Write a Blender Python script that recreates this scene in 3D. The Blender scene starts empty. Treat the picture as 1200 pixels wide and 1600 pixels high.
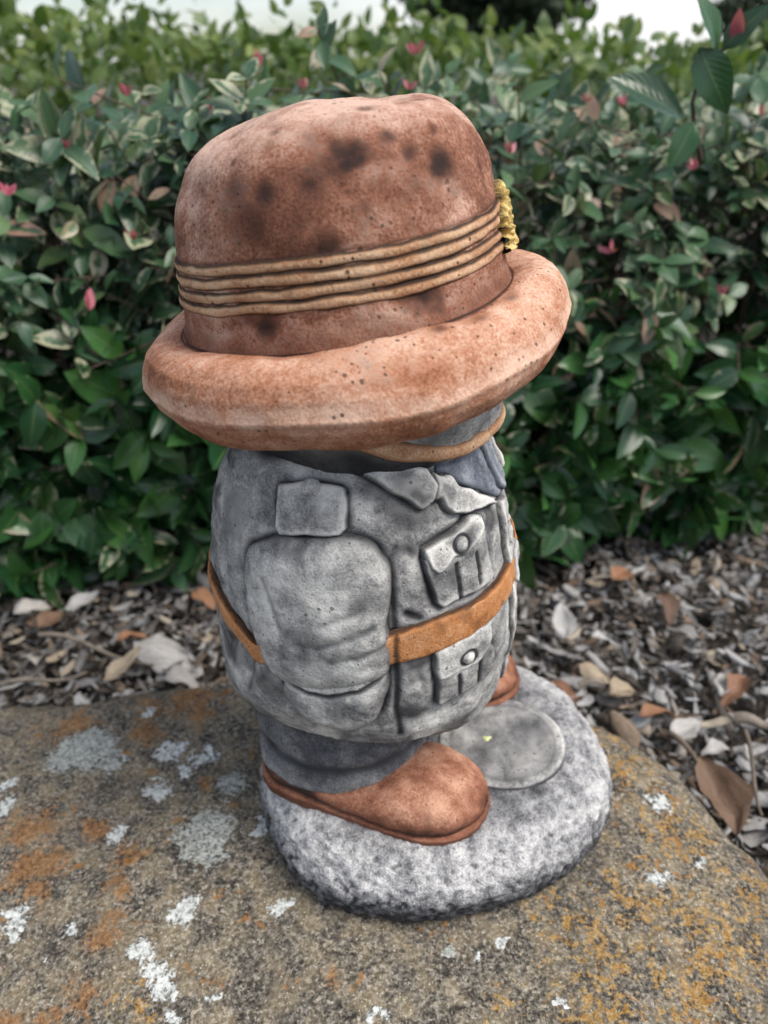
import bpy, math, random
import numpy as np
from mathutils import Vector, Matrix

# ------------------------------------------------------------------ camera, world, sun, exposure
scene = bpy.context.scene
COL = scene.collection
rng = np.random.default_rng(11)
random.seed(11)
R = math.radians

cam_data = bpy.data.cameras.new('camera')
cam = bpy.data.objects.new('camera', cam_data)
COL.objects.link(cam)
cam.location = (0.0, -0.345, 0.46)
cam.rotation_euler = (R(60.0), 0.0, 0.0)          # looks along +y, pitched 30 degrees down
cam_data.sensor_fit = 'VERTICAL'
cam_data.sensor_height = 36.0
cam_data.lens = 27.0
cam_data.clip_start = 0.01
cam_data.clip_end = 2000.0
cam_data.dof.use_dof = True
cam_data.dof.focus_distance = 0.395
cam_data.dof.aperture_fstop = 6.2
scene.camera = cam

SUN_EL, SUN_AZ = 56.0, 108.0                        # azimuth measured from +y towards +x
world = bpy.data.worlds.new('World')
scene.world = world
world.use_nodes = True
wn = world.node_tree
wn.nodes.clear()
w_out = wn.nodes.new('ShaderNodeOutputWorld')
w_bg = wn.nodes.new('ShaderNodeBackground')
w_sky = wn.nodes.new('ShaderNodeTexSky')
w_sky.sky_type = 'NISHITA'
w_sky.sun_disc = False
w_sky.sun_elevation = R(SUN_EL)
w_sky.sun_rotation = R(SUN_AZ)
w_sky.air_density = 1.0
w_sky.dust_density = 1.5
w_tc = wn.nodes.new('ShaderNodeTexCoord')
w_map = wn.nodes.new('ShaderNodeMapping')
w_map.inputs['Scale'].default_value = (1.0, 1.0, 2.6)
w_map.inputs['Location'].default_value = (0.35, 0.2, 0.0)
w_noise = wn.nodes.new('ShaderNodeTexNoise')
w_noise.inputs['Scale'].default_value = 2.6
w_noise.inputs['Detail'].default_value = 6.0
w_noise.inputs['Roughness'].default_value = 0.55
w_ramp = wn.nodes.new('ShaderNodeValToRGB')
w_ramp.color_ramp.elements[0].position = 0.40
w_ramp.color_ramp.elements[1].position = 0.68
w_mix = wn.nodes.new('ShaderNodeMix')
w_mix.data_type = 'RGBA'
w_mix.inputs[7].default_value = (7.1, 7.05, 7.1, 1.0)     # bright thin cloud
wn.links.new(w_tc.outputs['Generated'], w_map.inputs['Vector'])
wn.links.new(w_map.outputs['Vector'], w_noise.inputs['Vector'])
wn.links.new(w_noise.outputs['Fac'], w_ramp.inputs['Fac'])
wn.links.new(w_ramp.outputs['Color'], w_mix.inputs[0])
wn.links.new(w_sky.outputs['Color'], w_mix.inputs[6])
wn.links.new(w_mix.outputs[2], w_bg.inputs['Color'])
w_bg.inputs['Strength'].default_value = 0.068
wn.links.new(w_bg.outputs['Background'], w_out.inputs['Surface'])

sun_data = bpy.data.lights.new('sun', 'SUN')
sun_data.energy = 1.5
sun_data.angle = R(34.0)
sun_data.color = (1.0, 0.95, 0.87)
sun = bpy.data.objects.new('sun', sun_data)
COL.objects.link(sun)
sv = Vector((math.sin(R(SUN_AZ)) * math.cos(R(SUN_EL)), math.cos(R(SUN_AZ)) * math.cos(R(SUN_EL)), math.sin(R(SUN_EL))))
sun.rotation_euler = sv.to_track_quat('Z', 'Y').to_euler()
sun.location = (0, 0, 5)

scene.cycles.max_bounces = 5
scene.cycles.diffuse_bounces = 3
scene.cycles.glossy_bounces = 2
scene.cycles.transmission_bounces = 2
scene.cycles.caustics_reflective = False
scene.cycles.caustics_refractive = False

scene.view_settings.view_transform = 'Standard'
scene.view_settings.look = 'None'
scene.view_settings.exposure = 1.38
scene.view_settings.gamma = 1.0
scene.view_settings.use_curve_mapping = False

# ------------------------------------------------------------------ helpers
def vnoise(p, scale=1.0, seed=0):
    """smooth value noise, -1..1, for an (n,3) array"""
    rot = np.array([[.36, .48, -.80], [-.80, .60, 0.0], [.48, .64, .60]])
    q = np.asarray(p, float) @ rot * scale + 113.7 + seed * 17.31
    i = np.floor(q).astype(np.int64)
    f = q - i
    f = f * f * (3 - 2 * f)
    def h(a, b, c):
        n = (a * 374761393 + b * 668265263 + c * 2147483647 + seed * 144665) & 0xffffffff
        n = ((n ^ (n >> 13)) * 1274126177) & 0xffffffff
        n = n ^ (n >> 16)
        return (n & 0xffff) / 32767.5 - 1.0
    x, y, z = i[..., 0], i[..., 1], i[..., 2]
    fx, fy, fz = f[..., 0], f[..., 1], f[..., 2]
    r = 0
    for dz in (0, 1):
        for dy in (0, 1):
            a = h(x, y + dy, z + dz) * (1 - fx) + h(x + 1, y + dy, z + dz) * fx
            r = r + a * (fy if dy else 1 - fy) * (fz if dz else 1 - fz)
    return r

def fbm(p, scale, octaves=4, gain=0.5, seed=0):
    s, a, r = scale, 1.0, 0
    for k in range(octaves):
        r = r + a * vnoise(p, s, seed + k)
        s *= 2.03
        a *= gain
    return r

def sstep(x, a, b):
    t = np.clip((x - a) / (b - a), 0, 1)
    return t * t * (3 - 2 * t)

def tag(o, label=None, cat=None, group=None, kind=None):
    if label: o['label'] = label
    if cat: o['category'] = cat
    if group: o['group'] = group
    if kind: o['kind'] = kind
    return o

def empty(name, loc=(0, 0, 0), rot=(0, 0, 0), parent=None):
    o = bpy.data.objects.new(name, None)
    o.empty_display_size = 0.02
    o.location = loc
    o.rotation_euler = rot
    o.parent = parent
    COL.objects.link(o)
    return o

def make_mesh(name, verts, faces, attrs=None, smooth=True, uv=None):
    """faces: (n,4) or (n,3) int array, or a list of both"""
    me = bpy.data.meshes.new(name)
    verts = np.asarray(verts, np.float32)
    fl = faces if isinstance(faces, list) else [faces]
    fl = [np.asarray(f, np.int32) for f in fl if len(f)]
    loops = np.concatenate([f.ravel() for f in fl])
    tot = np.concatenate([np.full(len(f), f.shape[1], np.int32) for f in fl])
    start = np.concatenate([[0], np.cumsum(tot)[:-1]]).astype(np.int32)
    me.vertices.add(len(verts))
    me.vertices.foreach_set('co', verts.ravel())
    me.loops.add(len(loops))
    me.loops.foreach_set('vertex_index', loops.astype(np.int32))
    me.polygons.add(len(tot))
    me.polygons.foreach_set('loop_start', start)
    me.polygons.foreach_set('loop_total', tot)
    if smooth:
        me.polygons.foreach_set('use_smooth', np.ones(len(tot), bool))
    me.update(calc_edges=True)
    for k, v in (attrs or {}).items():
        a = me.attributes.new(k, 'FLOAT', 'POINT')
        a.data.foreach_set('value', np.asarray(v, np.float32).ravel())
    if uv is not None:
        u = me.uv_layers.new(name='UVMap')
        u.data.foreach_set('uv', np.asarray(uv, np.float32)[loops].ravel())
    return me

def obj(name, me, mat=None, parent=None, loc=None, rot=None):
    o = bpy.data.objects.new(name, me)
    if mat is not None and len(me.materials) == 0:
        me.materials.append(mat)
    COL.objects.link(o)
    o.parent = parent
    if loc is not None: o.location = loc
    if rot is not None: o.rotation_euler = rot
    return o

def grid_faces(nu, nv, close_u=False, close_v=False, flip=False):
    iu = np.arange(nu if close_u else nu - 1)
    iv = np.arange(nv if close_v else nv - 1)
    a, b = np.meshgrid(iu, iv, indexing='ij')
    a, b = a.ravel(), b.ravel()
    a2, b2 = (a + 1) % nu, (b + 1) % nv
    f = np.stack([a * nv + b, a2 * nv + b, a2 * nv + b2, a * nv + b2], -1)
    return f[:, ::-1] if flip else f

def normals_grid(P, close_u):
    """P (nu,nv,3) -> unit normals du x dv"""
    if close_u:
        du = np.roll(P, -1, 0) - np.roll(P, 1, 0)
    else:
        du = np.gradient(P, axis=0)
    dv = np.gradient(P, axis=1)
    n = np.cross(du, dv)
    return n / (np.linalg.norm(n, axis=-1, keepdims=True) + 1e-12)

# ------------------------------------------------------------------ node material helper
class NT:
    def __init__(self, name):
        self.m = bpy.data.materials.new(name)
        self.m.use_nodes = True
        self.t = self.m.node_tree
        self.t.nodes.clear()
        self.out = self.n('ShaderNodeOutputMaterial')
        self.b = self.n('ShaderNodeBsdfPrincipled')
        self.l(self.b.outputs[0], self.out.inputs[0])
    def n(self, ty, **kw):
        o = self.t.nodes.new(ty)
        for k, v in kw.items(): setattr(o, k, v)
        return o
    def l(self, a, b): self.t.links.new(a, b)
    def put(self, sock, v):
        if hasattr(v, 'is_linked') or isinstance(v, bpy.types.NodeSocket): self.l(v, sock)
        else: sock.default_value = v
    def coord(self, which='Object'): return self.n('ShaderNodeTexCoord').outputs[which]
    def mapping(self, vec, scale=(1, 1, 1), loc=(0, 0, 0)):
        o = self.n('ShaderNodeMapping'); self.l(vec, o.inputs[0])
        o.inputs['Scale'].default_value = scale; o.inputs['Location'].default_value = loc
        return o.outputs[0]
    def noise(self, vec, scale, detail=3, rough=0.55, dist=0.0):
        o = self.n('ShaderNodeTexNoise'); self.l(vec, o.inputs['Vector'])
        o.inputs['Scale'].default_value = scale; o.inputs['Detail'].default_value = detail
        o.inputs['Roughness'].default_value = rough; o.inputs['Distortion'].default_value = dist
        return o.outputs['Fac']
    def voro(self, vec, scale, feature='F1', out='Distance', rand=1.0):
        o = self.n('ShaderNodeTexVoronoi', feature=feature); self.l(vec, o.inputs['Vector'])
        o.inputs['Scale'].default_value = scale; o.inputs['Randomness'].default_value = rand
        return o.outputs[out]
    def ramp(self, fac, pts):
        o = self.n('ShaderNodeValToRGB'); self.l(fac, o.inputs[0])
        e = o.color_ramp.elements
        while len(e) < len(pts): e.new(0.5)
        for el, (p, c) in zip(e, pts):
            el.position = p
            el.color = (c, c, c, 1) if isinstance(c, (int, float)) else (c[0], c[1], c[2], 1)
        return o.outputs[0]
    def mix(self, fac, a, b, mode='MIX'):
        o = self.n('ShaderNodeMix', data_type='RGBA', blend_type=mode)
        self.put(o.inputs[0], fac)
        for s, v in ((o.inputs[6], a), (o.inputs[7], b)):
            if isinstance(v, tuple): s.default_value = (v[0], v[1], v[2], 1)
            else: self.l(v, s)
        return o.outputs[2]
    def math(self, op, a, b=0.0, clamp=False):
        o = self.n('ShaderNodeMath', operation=op, use_clamp=clamp)
        self.put(o.inputs[0], a)
        self.put(o.inputs[1], b)
        return o.outputs[0]
    def attr(self, name): return self.n('ShaderNodeAttribute', attribute_name=name).outputs['Fac']
    def maprange(self, v, a, b, c=0.0, d=1.0, smooth=True):
        o = self.n('ShaderNodeMapRange', interpolation_type='SMOOTHSTEP' if smooth else 'LINEAR')
        self.l(v, o.inputs[0])
        for i, x in zip((1, 2, 3, 4), (a, b, c, d)): o.inputs[i].default_value = x
        return o.outputs[0]
    def bump(self, h, strength=0.5, dist=0.001, normal=None):
        o = self.n('ShaderNodeBump'); self.l(h, o.inputs['Height'])
        o.inputs['Strength'].default_value = strength; o.inputs['Distance'].default_value = dist
        if normal is not None: self.l(normal, o.inputs['Normal'])
        return o.outputs[0]
    def set(self, **kw):
        for k, v in kw.items(): self.put(self.b.inputs[k.replace('_', ' ')], v)
        return self

def paint_material(name, dark, mid, light, wash_shade_col, cloud=30.0, pit=0.5, grain=1.0, dry=0.6, bump=0.5, rough=0.85, bias=0.0, wavy=0.0):
    """cast concrete, painted, with dark antiquing rubbed into the grooves plus some painted shade (attribute wash) and a dry-brushed pale coat (attribute dry)"""
    t = NT(name)
    co = t.coord('Object')
    big = t.noise(co, cloud, 2, 0.6, 0.4)
    fine = t.noise(co, 700.0, 2, 0.75)
    midn = t.noise(co, 150.0, 3, 0.75, 0.4)
    bigc, midc, finec = (t.math('SUBTRACT', x, 0.5) for x in (big, midn, fine))
    lay = t.math('ADD', t.math('MULTIPLY', bigc, 1.15), t.math('MULTIPLY', midc, 0.75))
    lay = t.math('ADD', lay, t.math('MULTIPLY', finec, 1.0 * grain))
    lay = t.math('ADD', lay, t.math('MULTIPLY', t.attr('dry'), dry * 0.45))
    lay = t.math('SUBTRACT', lay, t.math('MULTIPLY', t.attr('wash_shade'), 0.30))
    a = t.maprange(lay, -0.42 - bias, 0.06 - bias)
    b = t.maprange(lay, -0.12 - bias, 0.62 - bias)
    c = t.mix(a, dark, mid)
    c = t.mix(b, c, light)
    w = t.math('ADD', t.attr('wash_shade'), t.math('MULTIPLY', midc, 0.9))
    w = t.math('ADD', w, t.math('MULTIPLY', finec, 0.8))
    w = t.maprange(w, 0.25, 0.98)
    c = t.mix(t.math('MULTIPLY', w, 0.90), c, wash_shade_col)
    v = t.n('ShaderNodeTexVoronoi', feature='F1'); t.l(co, v.inputs['Vector']); v.inputs['Scale'].default_value = 300.0
    vs = t.n('ShaderNodeSeparateColor'); t.l(v.outputs['Color'], vs.inputs[0])
    rad = t.math('MULTIPLY', t.math('SUBTRACT', t.math('ADD', vs.outputs[0], t.math('MULTIPLY', bigc, 1.2)), 0.62, True), 0.62)
    pits = t.maprange(t.math('SUBTRACT', v.outputs['Distance'], rad), 0.04, -0.06)
    pits = t.math('MAXIMUM', pits, t.math('MULTIPLY', t.maprange(fine, 0.25, 0.18), 0.7))
    c = t.mix(t.math('MULTIPLY', pits, pit), c, wash_shade_col)
    h = t.math('ADD', t.math('MULTIPLY', fine, 0.6), t.math('MULTIPLY', midn, 0.9 + wavy))
    h = t.math('SUBTRACT', h, t.math('MULTIPLY', pits, 0.6))
    t.set(Base_Color=c, Roughness=rough, Normal=t.bump(h, bump, 0.0014))
    t.b.inputs['Specular IOR Level'].default_value = 0.25
    return t.m

M = {}
M['grey'] = paint_material('grey_painted_concrete', (0.066, 0.066, 0.069), (0.215, 0.213, 0.211), (0.66, 0.645, 0.61), (0.018, 0.018, 0.021), pit=0.6, grain=0.7, bias=0.07, cloud=38)
M['trouser'] = paint_material('dark_grey_painted_concrete', (0.040, 0.042, 0.048), (0.105, 0.107, 0.115), (0.30, 0.30, 0.295), (0.014, 0.015, 0.018), pit=0.6)
M['basegrey'] = paint_material('rough_grey_base_concrete', (0.050, 0.051, 0.057), (0.210, 0.210, 0.218), (0.62, 0.61, 0.60), (0.018, 0.018, 0.021), cloud=70, pit=0.35, bump=0.9, wavy=1.2, bias=-0.06)
M['hat'] = paint_material('brown_painted_concrete', (0.095, 0.037, 0.023), (0.240, 0.097, 0.056), (0.60, 0.40, 0.31), (0.014, 0.010, 0.010), pit=0.55, bias=-0.02)
M['brim'] = paint_material('tan_painted_concrete', (0.190, 0.070, 0.036), (0.375, 0.160, 0.086), (0.68, 0.45, 0.335), (0.020, 0.014, 0.013), pit=0.75, dry=0.6, bias=0.0)
M['ochre'] = paint_material('ochre_painted_cord', (0.170, 0.072, 0.032), (0.400, 0.205, 0.105), (0.70, 0.49, 0.32), (0.014, 0.010, 0.009), pit=0.8, bias=0.08)
M['belt'] = paint_material('orange_painted_belt', (0.235, 0.090, 0.030), (0.43, 0.178, 0.062), (0.62, 0.34, 0.18), (0.030, 0.020, 0.016), pit=0.6)
M['boot'] = paint_material('brown_painted_boot', (0.120, 0.047, 0.028), (0.250, 0.100, 0.058), (0.54, 0.31, 0.21), (0.022, 0.014, 0.012), pit=0.4, grain=0.9, cloud=48)
M['gold'] = paint_material('gold_painted_badge', (0.15, 0.085, 0.018), (0.43, 0.275, 0.06), (0.80, 0.62, 0.27), (0.03, 0.02, 0.01), cloud=120, pit=0.8, bump=1.0, rough=0.45)
M['blue'] = paint_material('blue_grey_painted_shirt', (0.06, 0.068, 0.085), (0.14, 0.155, 0.19), (0.38, 0.40, 0.43), (0.02, 0.021, 0.026), pit=0.4)

#BEGIN GEO
# ------------------------------------------------------------------ statue surfaces (statue frame: x forward, y to the figure's left, z up)
def smooth_table(ZK, K, z0, z1, w=30):
    zz = np.linspace(z0, z1, 1001)
    v = np.interp(zz, ZK, K)
    k = np.exp(-np.linspace(-2.5, 2.5, 2 * w + 1) ** 2)
    k /= k.sum()
    vp = np.pad(v, w, mode='edge')
    vp[:w] = v[0] - np.arange(w, 0, -1) * (v[1] - v[0])
    vp[-w:] = v[-1] + np.arange(1, w + 1) * (v[-1] - v[-2])
    return zz, np.convolve(vp, k, 'valid')

T_Z = [.066, .075, .083, .0975, .115, .13, .165, .21, .24, .265, .28, .292, .300]
T_B = [.052, .065, .073, .0865, .0915, .0935, .0940, .0905, .0855, .0775, .0710, .060, .034]
T_A = [.030, .038, .045, .0600, .0775, .0850, .0895, .0885, .0855, .0790, .0735, .062, .034]
T_C = [-.018, -.015, -.010, -.003, -.0005, 0, .0012, .000, -.001, -.002, -.003, -.003, -.003]
_tz, _tb = smooth_table(T_Z, T_B, .064, .302)
_, _ta = smooth_table(T_Z, T_A, .064, .302)
_, _tc = smooth_table(T_Z, T_C, .064, .302)

def torso0(th, z):
    b, a, c = np.interp(z, _tz, _tb), np.interp(z, _tz, _ta), np.interp(z, _tz, _tc)
    n = 2.25
    co, si = np.cos(th), np.sin(th)
    r = (np.abs(co / b) ** n + np.abs(si / a) ** n) ** (-1 / n)
    return np.stack([r * co + c, r * si, z + 0 * th], -1)

def torso_n(th, z):
    e = 1e-3
    du = torso0(th + e, z) - torso0(th - e, z)
    dv = torso0(th, z + e) - torso0(th, z - e)
    n = np.cross(du, dv)
    return n / (np.linalg.norm(n, axis=-1, keepdims=True) + 1e-12)

def soft_noise(P):
    return 0.0013 * vnoise(P, 42.0, 3) + 0.0007 * vnoise(P, 95.0, 5) + 0.0004 * vnoise(P, 230.0, 8)

BODY_LOC, BODY_YAW = (-0.0125, 0.060, 0.0), R(-12.0)
RS = 0.086                                        # metres per radian on the torso, for measuring outlines

HAT_LOC = (-0.0165, 0.060, 0.335)
HAT_TILT = R(-9.4)                                # front of the hat raised
C_Z = [.006, .014, .022, .036, .046, .057, .075, .088, .098, .106, .111, .1135]
C_R = [.0930, .0908, .0872, .0832, .0818, .0804, .0760, .0708, .0638, .0512, .0315, .004]

def crown0(th, s):
    """s 0..1 from the brim to the top"""
    k = np.linspace(0, 1, 601)
    ck = np.linspace(0, 1, len(C_Z))
    zz = np.interp(s, k, _cz)
    rr = np.interp(s, k, _cr)
    cx = 0.0035 * np.clip(zz / .10, 0, 1)
    # pinch along the front-to-back middle of the top, low shoulders
    up = sstep(zz, .085, .112)
    dent = -0.006 * up * np.exp(-((np.cos(th) * rr - .030) / .02) ** 2) * np.exp(-((np.sin(th) * rr) / .030) ** 2)
    lean = sstep(zz, .06, .11) * (.0025 * np.clip(np.cos(th), 0, 1) - .0005 * np.clip(-np.cos(th), 0, 1)) * (rr / .06)
    return np.stack([rr * np.cos(th) * 1.0 + cx, rr * np.sin(th) * 1.0, zz + dent + lean], -1)

def _resample():
    pts = np.array([C_R, C_Z]).T
    # Catmull-Rom through the profile points
    P = np.vstack([2 * pts[0] - pts[1], pts, 2 * pts[-1] - pts[-2]])
    out = []
    for i in range(1, len(P) - 2):
        for t in np.linspace(0, 1, 40, endpoint=False):
            p0, p1, p2, p3 = P[i - 1], P[i], P[i + 1], P[i + 2]
            out.append(.5 * ((2 * p1) + (p2 - p0) * t + (2 * p0 - 5 * p1 + 4 * p2 - p3) * t * t + (3 * p1 - p0 - 3 * p2 + p3) * t ** 3))
    out.append(pts[-1])
    out = np.array(out)
    d = np.concatenate([[0], np.cumsum(np.linalg.norm(np.diff(out, axis=0), axis=1))])
    d /= d[-1]
    k = np.linspace(0, 1, 601)
    return np.interp(k, d, out[:, 1]), np.interp(k, d, out[:, 0])
_cz, _cr = _resample()
#END GEO

def poly_sd(poly, S, Z, rnd=0.0):
    """signed distance (inside positive) from points to a polygon given in metres"""
    poly = np.asarray(poly, float)
    n = len(poly)
    d = np.full(S.shape, 1e9)
    inside = np.zeros(S.shape, bool)
    for i in range(n):
        a, b = poly[i], poly[(i + 1) % n]
        e = b - a
        wx, wy = S - a[0], Z - a[1]
        t = np.clip((wx * e[0] + wy * e[1]) / (e @ e + 1e-15), 0, 1)
        d = np.minimum(d, np.hypot(wx - e[0] * t, wy - e[1] * t))
        c = ((a[1] > Z) != (b[1] > Z))
        xx = (b[0] - a[0]) * (Z - a[1]) / (b[1] - a[1] + 1e-15) + a[0]
        inside ^= c & (S < xx)
    return np.where(inside, d, -d)

def smooth_poly(pts, it=2):
    p = np.asarray(pts, float)
    for _ in range(it):                            # Chaikin corner cutting
        q = np.roll(p, -1, 0)
        p = np.stack([.82 * p + .18 * q, .18 * p + .82 * q], 1).reshape(-1, 2)
    return p

def deg_poly(pts, it=1):
    p = np.array([(math.radians(a) * RS, z) for a, z in pts])
    return smooth_poly(p, it) if it else p

OUTLINES = []                                      # (polygon, groove depth, wash radius) cut and stained into the jacket
GROOVES = []                                       # extra seam lines: (polyline, depth, width)

def relief(name, pts, h, bevel, parent, mat, step=0.0009, it=1, mirror=False, base=0.0, edge_wash=0.003, dryk=1.0, lines=(), dish=0.0, rough=0.0004, outline=True, sink=.0048, fold=None, waver=.0010, rings=()):
    """a raised patch of carved clothing lying on the torso surface, with rounded edges"""
    if mirror:
        pts = [(-a, z) for a, z in pts][::-1]
        lines = [[(-a, z) for a, z in l] for l in lines]
    poly = deg_poly(pts, it)
    if outline: OUTLINES.append((poly, .0018, edge_wash * 1.25))
    lo, hi = poly.min(0) - .004, poly.max(0) + .004
    nu, nv = int((hi[0] - lo[0]) / step) + 2, int((hi[1] - lo[1]) / step) + 2
    S, Z = np.meshgrid(np.linspace(lo[0], hi[0], nu), np.linspace(lo[1], hi[1], nv), indexing='ij')
    W3 = np.stack([S, Z, 0 * S + len(name)], -1)
    sd = poly_sd(poly, S + waver * vnoise(W3, 130., 2), Z + waver * vnoise(W3, 130., 4))
    t = np.clip(sd / bevel, 0, 1)
    prof = np.sqrt(np.clip(1 - (1 - t) ** 2, 0, 1))
    hh = base + h * prof - dish * sstep(sd, bevel, bevel * 3)
    hh = np.where(sd < 0, base - sink * np.clip(-sd / .0012, 0, 1) ** .7 - base * np.clip(-sd / .0012, 0, 1), hh)
    th = S / RS
    if name in ('sleeve', 'hand'):                 # the arm rises from the back and stands out most at the front
        hh = np.where(sd > 0, hh * (.45 + .55 * sstep(-np.abs(np.degrees(th)), -121, -94)), hh)
    P0 = torso0(th, Z)
    wash_shade = np.exp(-np.clip(sd, 0, None) / edge_wash) * .75
    dry = dryk * np.exp(-((sd - bevel * .9) / (bevel * .8 + .001)) ** 2)
    for l in lines:
        lp = np.array([(math.radians(a) * RS, z) for a, z in l])
        dl = np.full(S.shape, 1e9)
        for a, b in zip(lp[:-1], lp[1:]):
            e = b - a
            tt = np.clip(((S - a[0]) * e[0] + (Z - a[1]) * e[1]) / (e @ e), 0, 1)
            dl = np.minimum(dl, np.hypot(S - a[0] - e[0] * tt, Z - a[1] - e[1] * tt))
        hh = hh - .0016 * np.exp(-(dl / .0011) ** 2) * (sd > 0)
        wash_shade = np.maximum(wash_shade, .95 * np.exp(-(dl / .0018) ** 2))
    for (ra, rz, rr_) in rings:
        dr = np.hypot(S - math.radians(-ra if mirror else ra) * RS, Z - rz)
        hh = hh - .0010 * np.exp(-((dr - rr_) / .0010) ** 2)
        wash_shade = np.maximum(wash_shade, .95 * np.exp(-((dr - rr_ * 1.02) / .0013) ** 2))
    if fold is not None:
        f, wv = fold(S, Z, sd)
        hh = hh + f
        wash_shade = np.maximum(wash_shade, wv)
    fld = fbm(P0, 55, 3, .6, 63)
    wash_shade = np.maximum(wash_shade, .50 * sstep(fld, .05, 1.0))
    dry = dry + .75 * np.clip(.25 - fld, 0, 1) * sstep(sd, 0, bevel)
    P = P0 + torso_n(th, Z) * (hh + soft_noise(P0) + rough * fbm(P0, 160., 3, .5, 21))[..., None]
    keep = (sd > -.0013)
    F = grid_faces(nu, nv)
    k = keep.ravel()
    F = F[k[F].all(1)]
    used = np.unique(F)
    remap = np.full(nu * nv, -1)
    remap[used] = np.arange(len(used))
    me = make_mesh(name, P.reshape(-1, 3)[used], remap[F], {'wash_shade': wash_shade.ravel()[used], 'dry': dry.ravel()[used]})
    return obj(name, me, mat, parent)

def dome(name, loc, nrm, r, h, mat, parent, squash=1.0, wash_edge=.8):
    """a small rounded stud standing on a surface"""
    nu, nv = 28, 9
    th = np.linspace(0, 2 * np.pi, nu, endpoint=False)
    t = np.linspace(0, 1, nv)
    TH, Tt = np.meshgrid(th, t, indexing='ij')
    rr = r * np.sin(Tt * np.pi / 2)
    zz = h * np.cos(Tt * np.pi / 2) - .0012
    rr = np.where(Tt == 0, 1e-5, rr)
    L = np.stack([rr * np.cos(TH), rr * np.sin(TH) * squash, zz], -1).reshape(-1, 3)
    q = Vector(nrm).to_track_quat('Z', 'Y').to_matrix()
    L = L @ np.array(q).T + np.array(loc)
    L += .0006 * np.stack([vnoise(L, 150, 1), vnoise(L, 150, 2), vnoise(L, 150, 3)], -1)
    T_ = Tt.ravel()
    me = make_mesh(name, L, grid_faces(nu, nv, True, flip=True), {'wash_shade': wash_edge * np.clip((T_ - .75) / .25, 0, 1), 'dry': 1.2 * (1 - T_)})
    return obj(name, me, mat, parent)

# ------------------------------------------------------------------ ground and boulder
GZ = -0.115
def rock_height(X, Y):
    """top of the boulder"""
    out = np.array([(-1.20, -.60), (-1.25, -.05), (-1.0, .15), (-.62, .185), (-.40, .182), (-.28, .196), (-.14, .214), (.02, .212), (.13, .188), (.20, .150),
                    (.262, .100), (.305, .036), (.330, -.05), (.36, -.20), (.34, -.42), (.20, -.60), (-.30, -.68), (-.8, -.68)])
    out = smooth_poly(out, 3)
    p3 = np.stack([X, Y, 0 * X], -1)
    w = .012 * vnoise(p3, 14, 1) + .006 * vnoise(p3, 40, 2)
    sd = poly_sd(out, X + w, Y + .010 * vnoise(p3, 16, 5)) + .012
    t = np.clip(sd / .085, 0, 1)
    z = -.20 * (1 - t) ** 2.6
    z = np.where(sd < 0, -.20 + sd * 2.0, z)
    flat = sstep(np.hypot((X - .037) / 1.0, Y - .05), .09, .24)
    z = z - flat * (.10 * np.clip(-X - .06, 0, 1) * .35 + .07 * np.clip(X - .12, 0, 1) + .06 * np.clip(-Y - .02, 0, 1))
    z = z + flat * (.006 * vnoise(p3, 7, 3) + .0035 * vnoise(p3, 17, 4))
    z = z + (.25 + .75 * flat) * (.0016 * vnoise(p3, 45, 6) + .0010 * fbm(p3, 120, 3, .6, 9))
    return z

def build_rock():
    nx, ny = 620, 400
    xs = np.concatenate([np.linspace(-1.30, -.42, 90, endpoint=False), np.linspace(-.42, .42, nx - 90)])
    ys = np.linspace(-.75, .30, ny)
    X, Y = np.meshgrid(xs, ys, indexing='ij')
    Z = rock_height(X, Y)
    V = np.stack([X, Y, Z], -1).reshape(-1, 3)
    F = grid_faces(len(xs), ny)
    keep = (V[:, 2] > -.26)
    F = F[keep[F].all(1)]
    used = np.unique(F)
    rm = np.full(len(V), -1)
    rm[used] = np.arange(len(used))
    V = V[used]
    x = V[:, 0] + .0060 * vnoise(V, 70, 21) + .0035 * vnoise(V, 170, 22) + .0018 * vnoise(V, 380, 25)
    y = V[:, 1] + .0060 * vnoise(V, 70, 23) + .0035 * vnoise(V, 170, 24) + .0018 * vnoise(V, 380, 26)
    def field(spots, pw=2.0):
        f = np.zeros(len(V))
        for sx, sy, r, *e in spots:
            s = e[0] if e else 1.0
            f = np.maximum(f, np.exp(-(((x - sx) / r) ** 2 + ((y - sy) / (r * s)) ** 2)))
        return f
    me = make_mesh('boulder', V, rm[F], {'pale': field(PALE), 'white': field(WHITE), 'rust': field(RUST), 'yellow': field(YELLOW)})
    o = obj('boulder', me, M['rock'])
    tag(o, 'large flat lichen-covered boulder carrying the statue', 'boulder')
    return o

def px_spot(px, py, r_px, s=1.0):
    """a lichen patch: the place on the boulder top that the given photograph position falls on, and its real radius"""
    dx, dy = (px - 600) / 1200.0, (py - 800) / 1200.0
    cp, sp = math.cos(R(30)), math.sin(R(30))
    d = (dx, cp - dy * sp, -sp - dy * cp)
    t = .46 / -d[2]
    return (d[0] * t, -.345 + d[1] * t, r_px * t / 1200.0, s)

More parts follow.
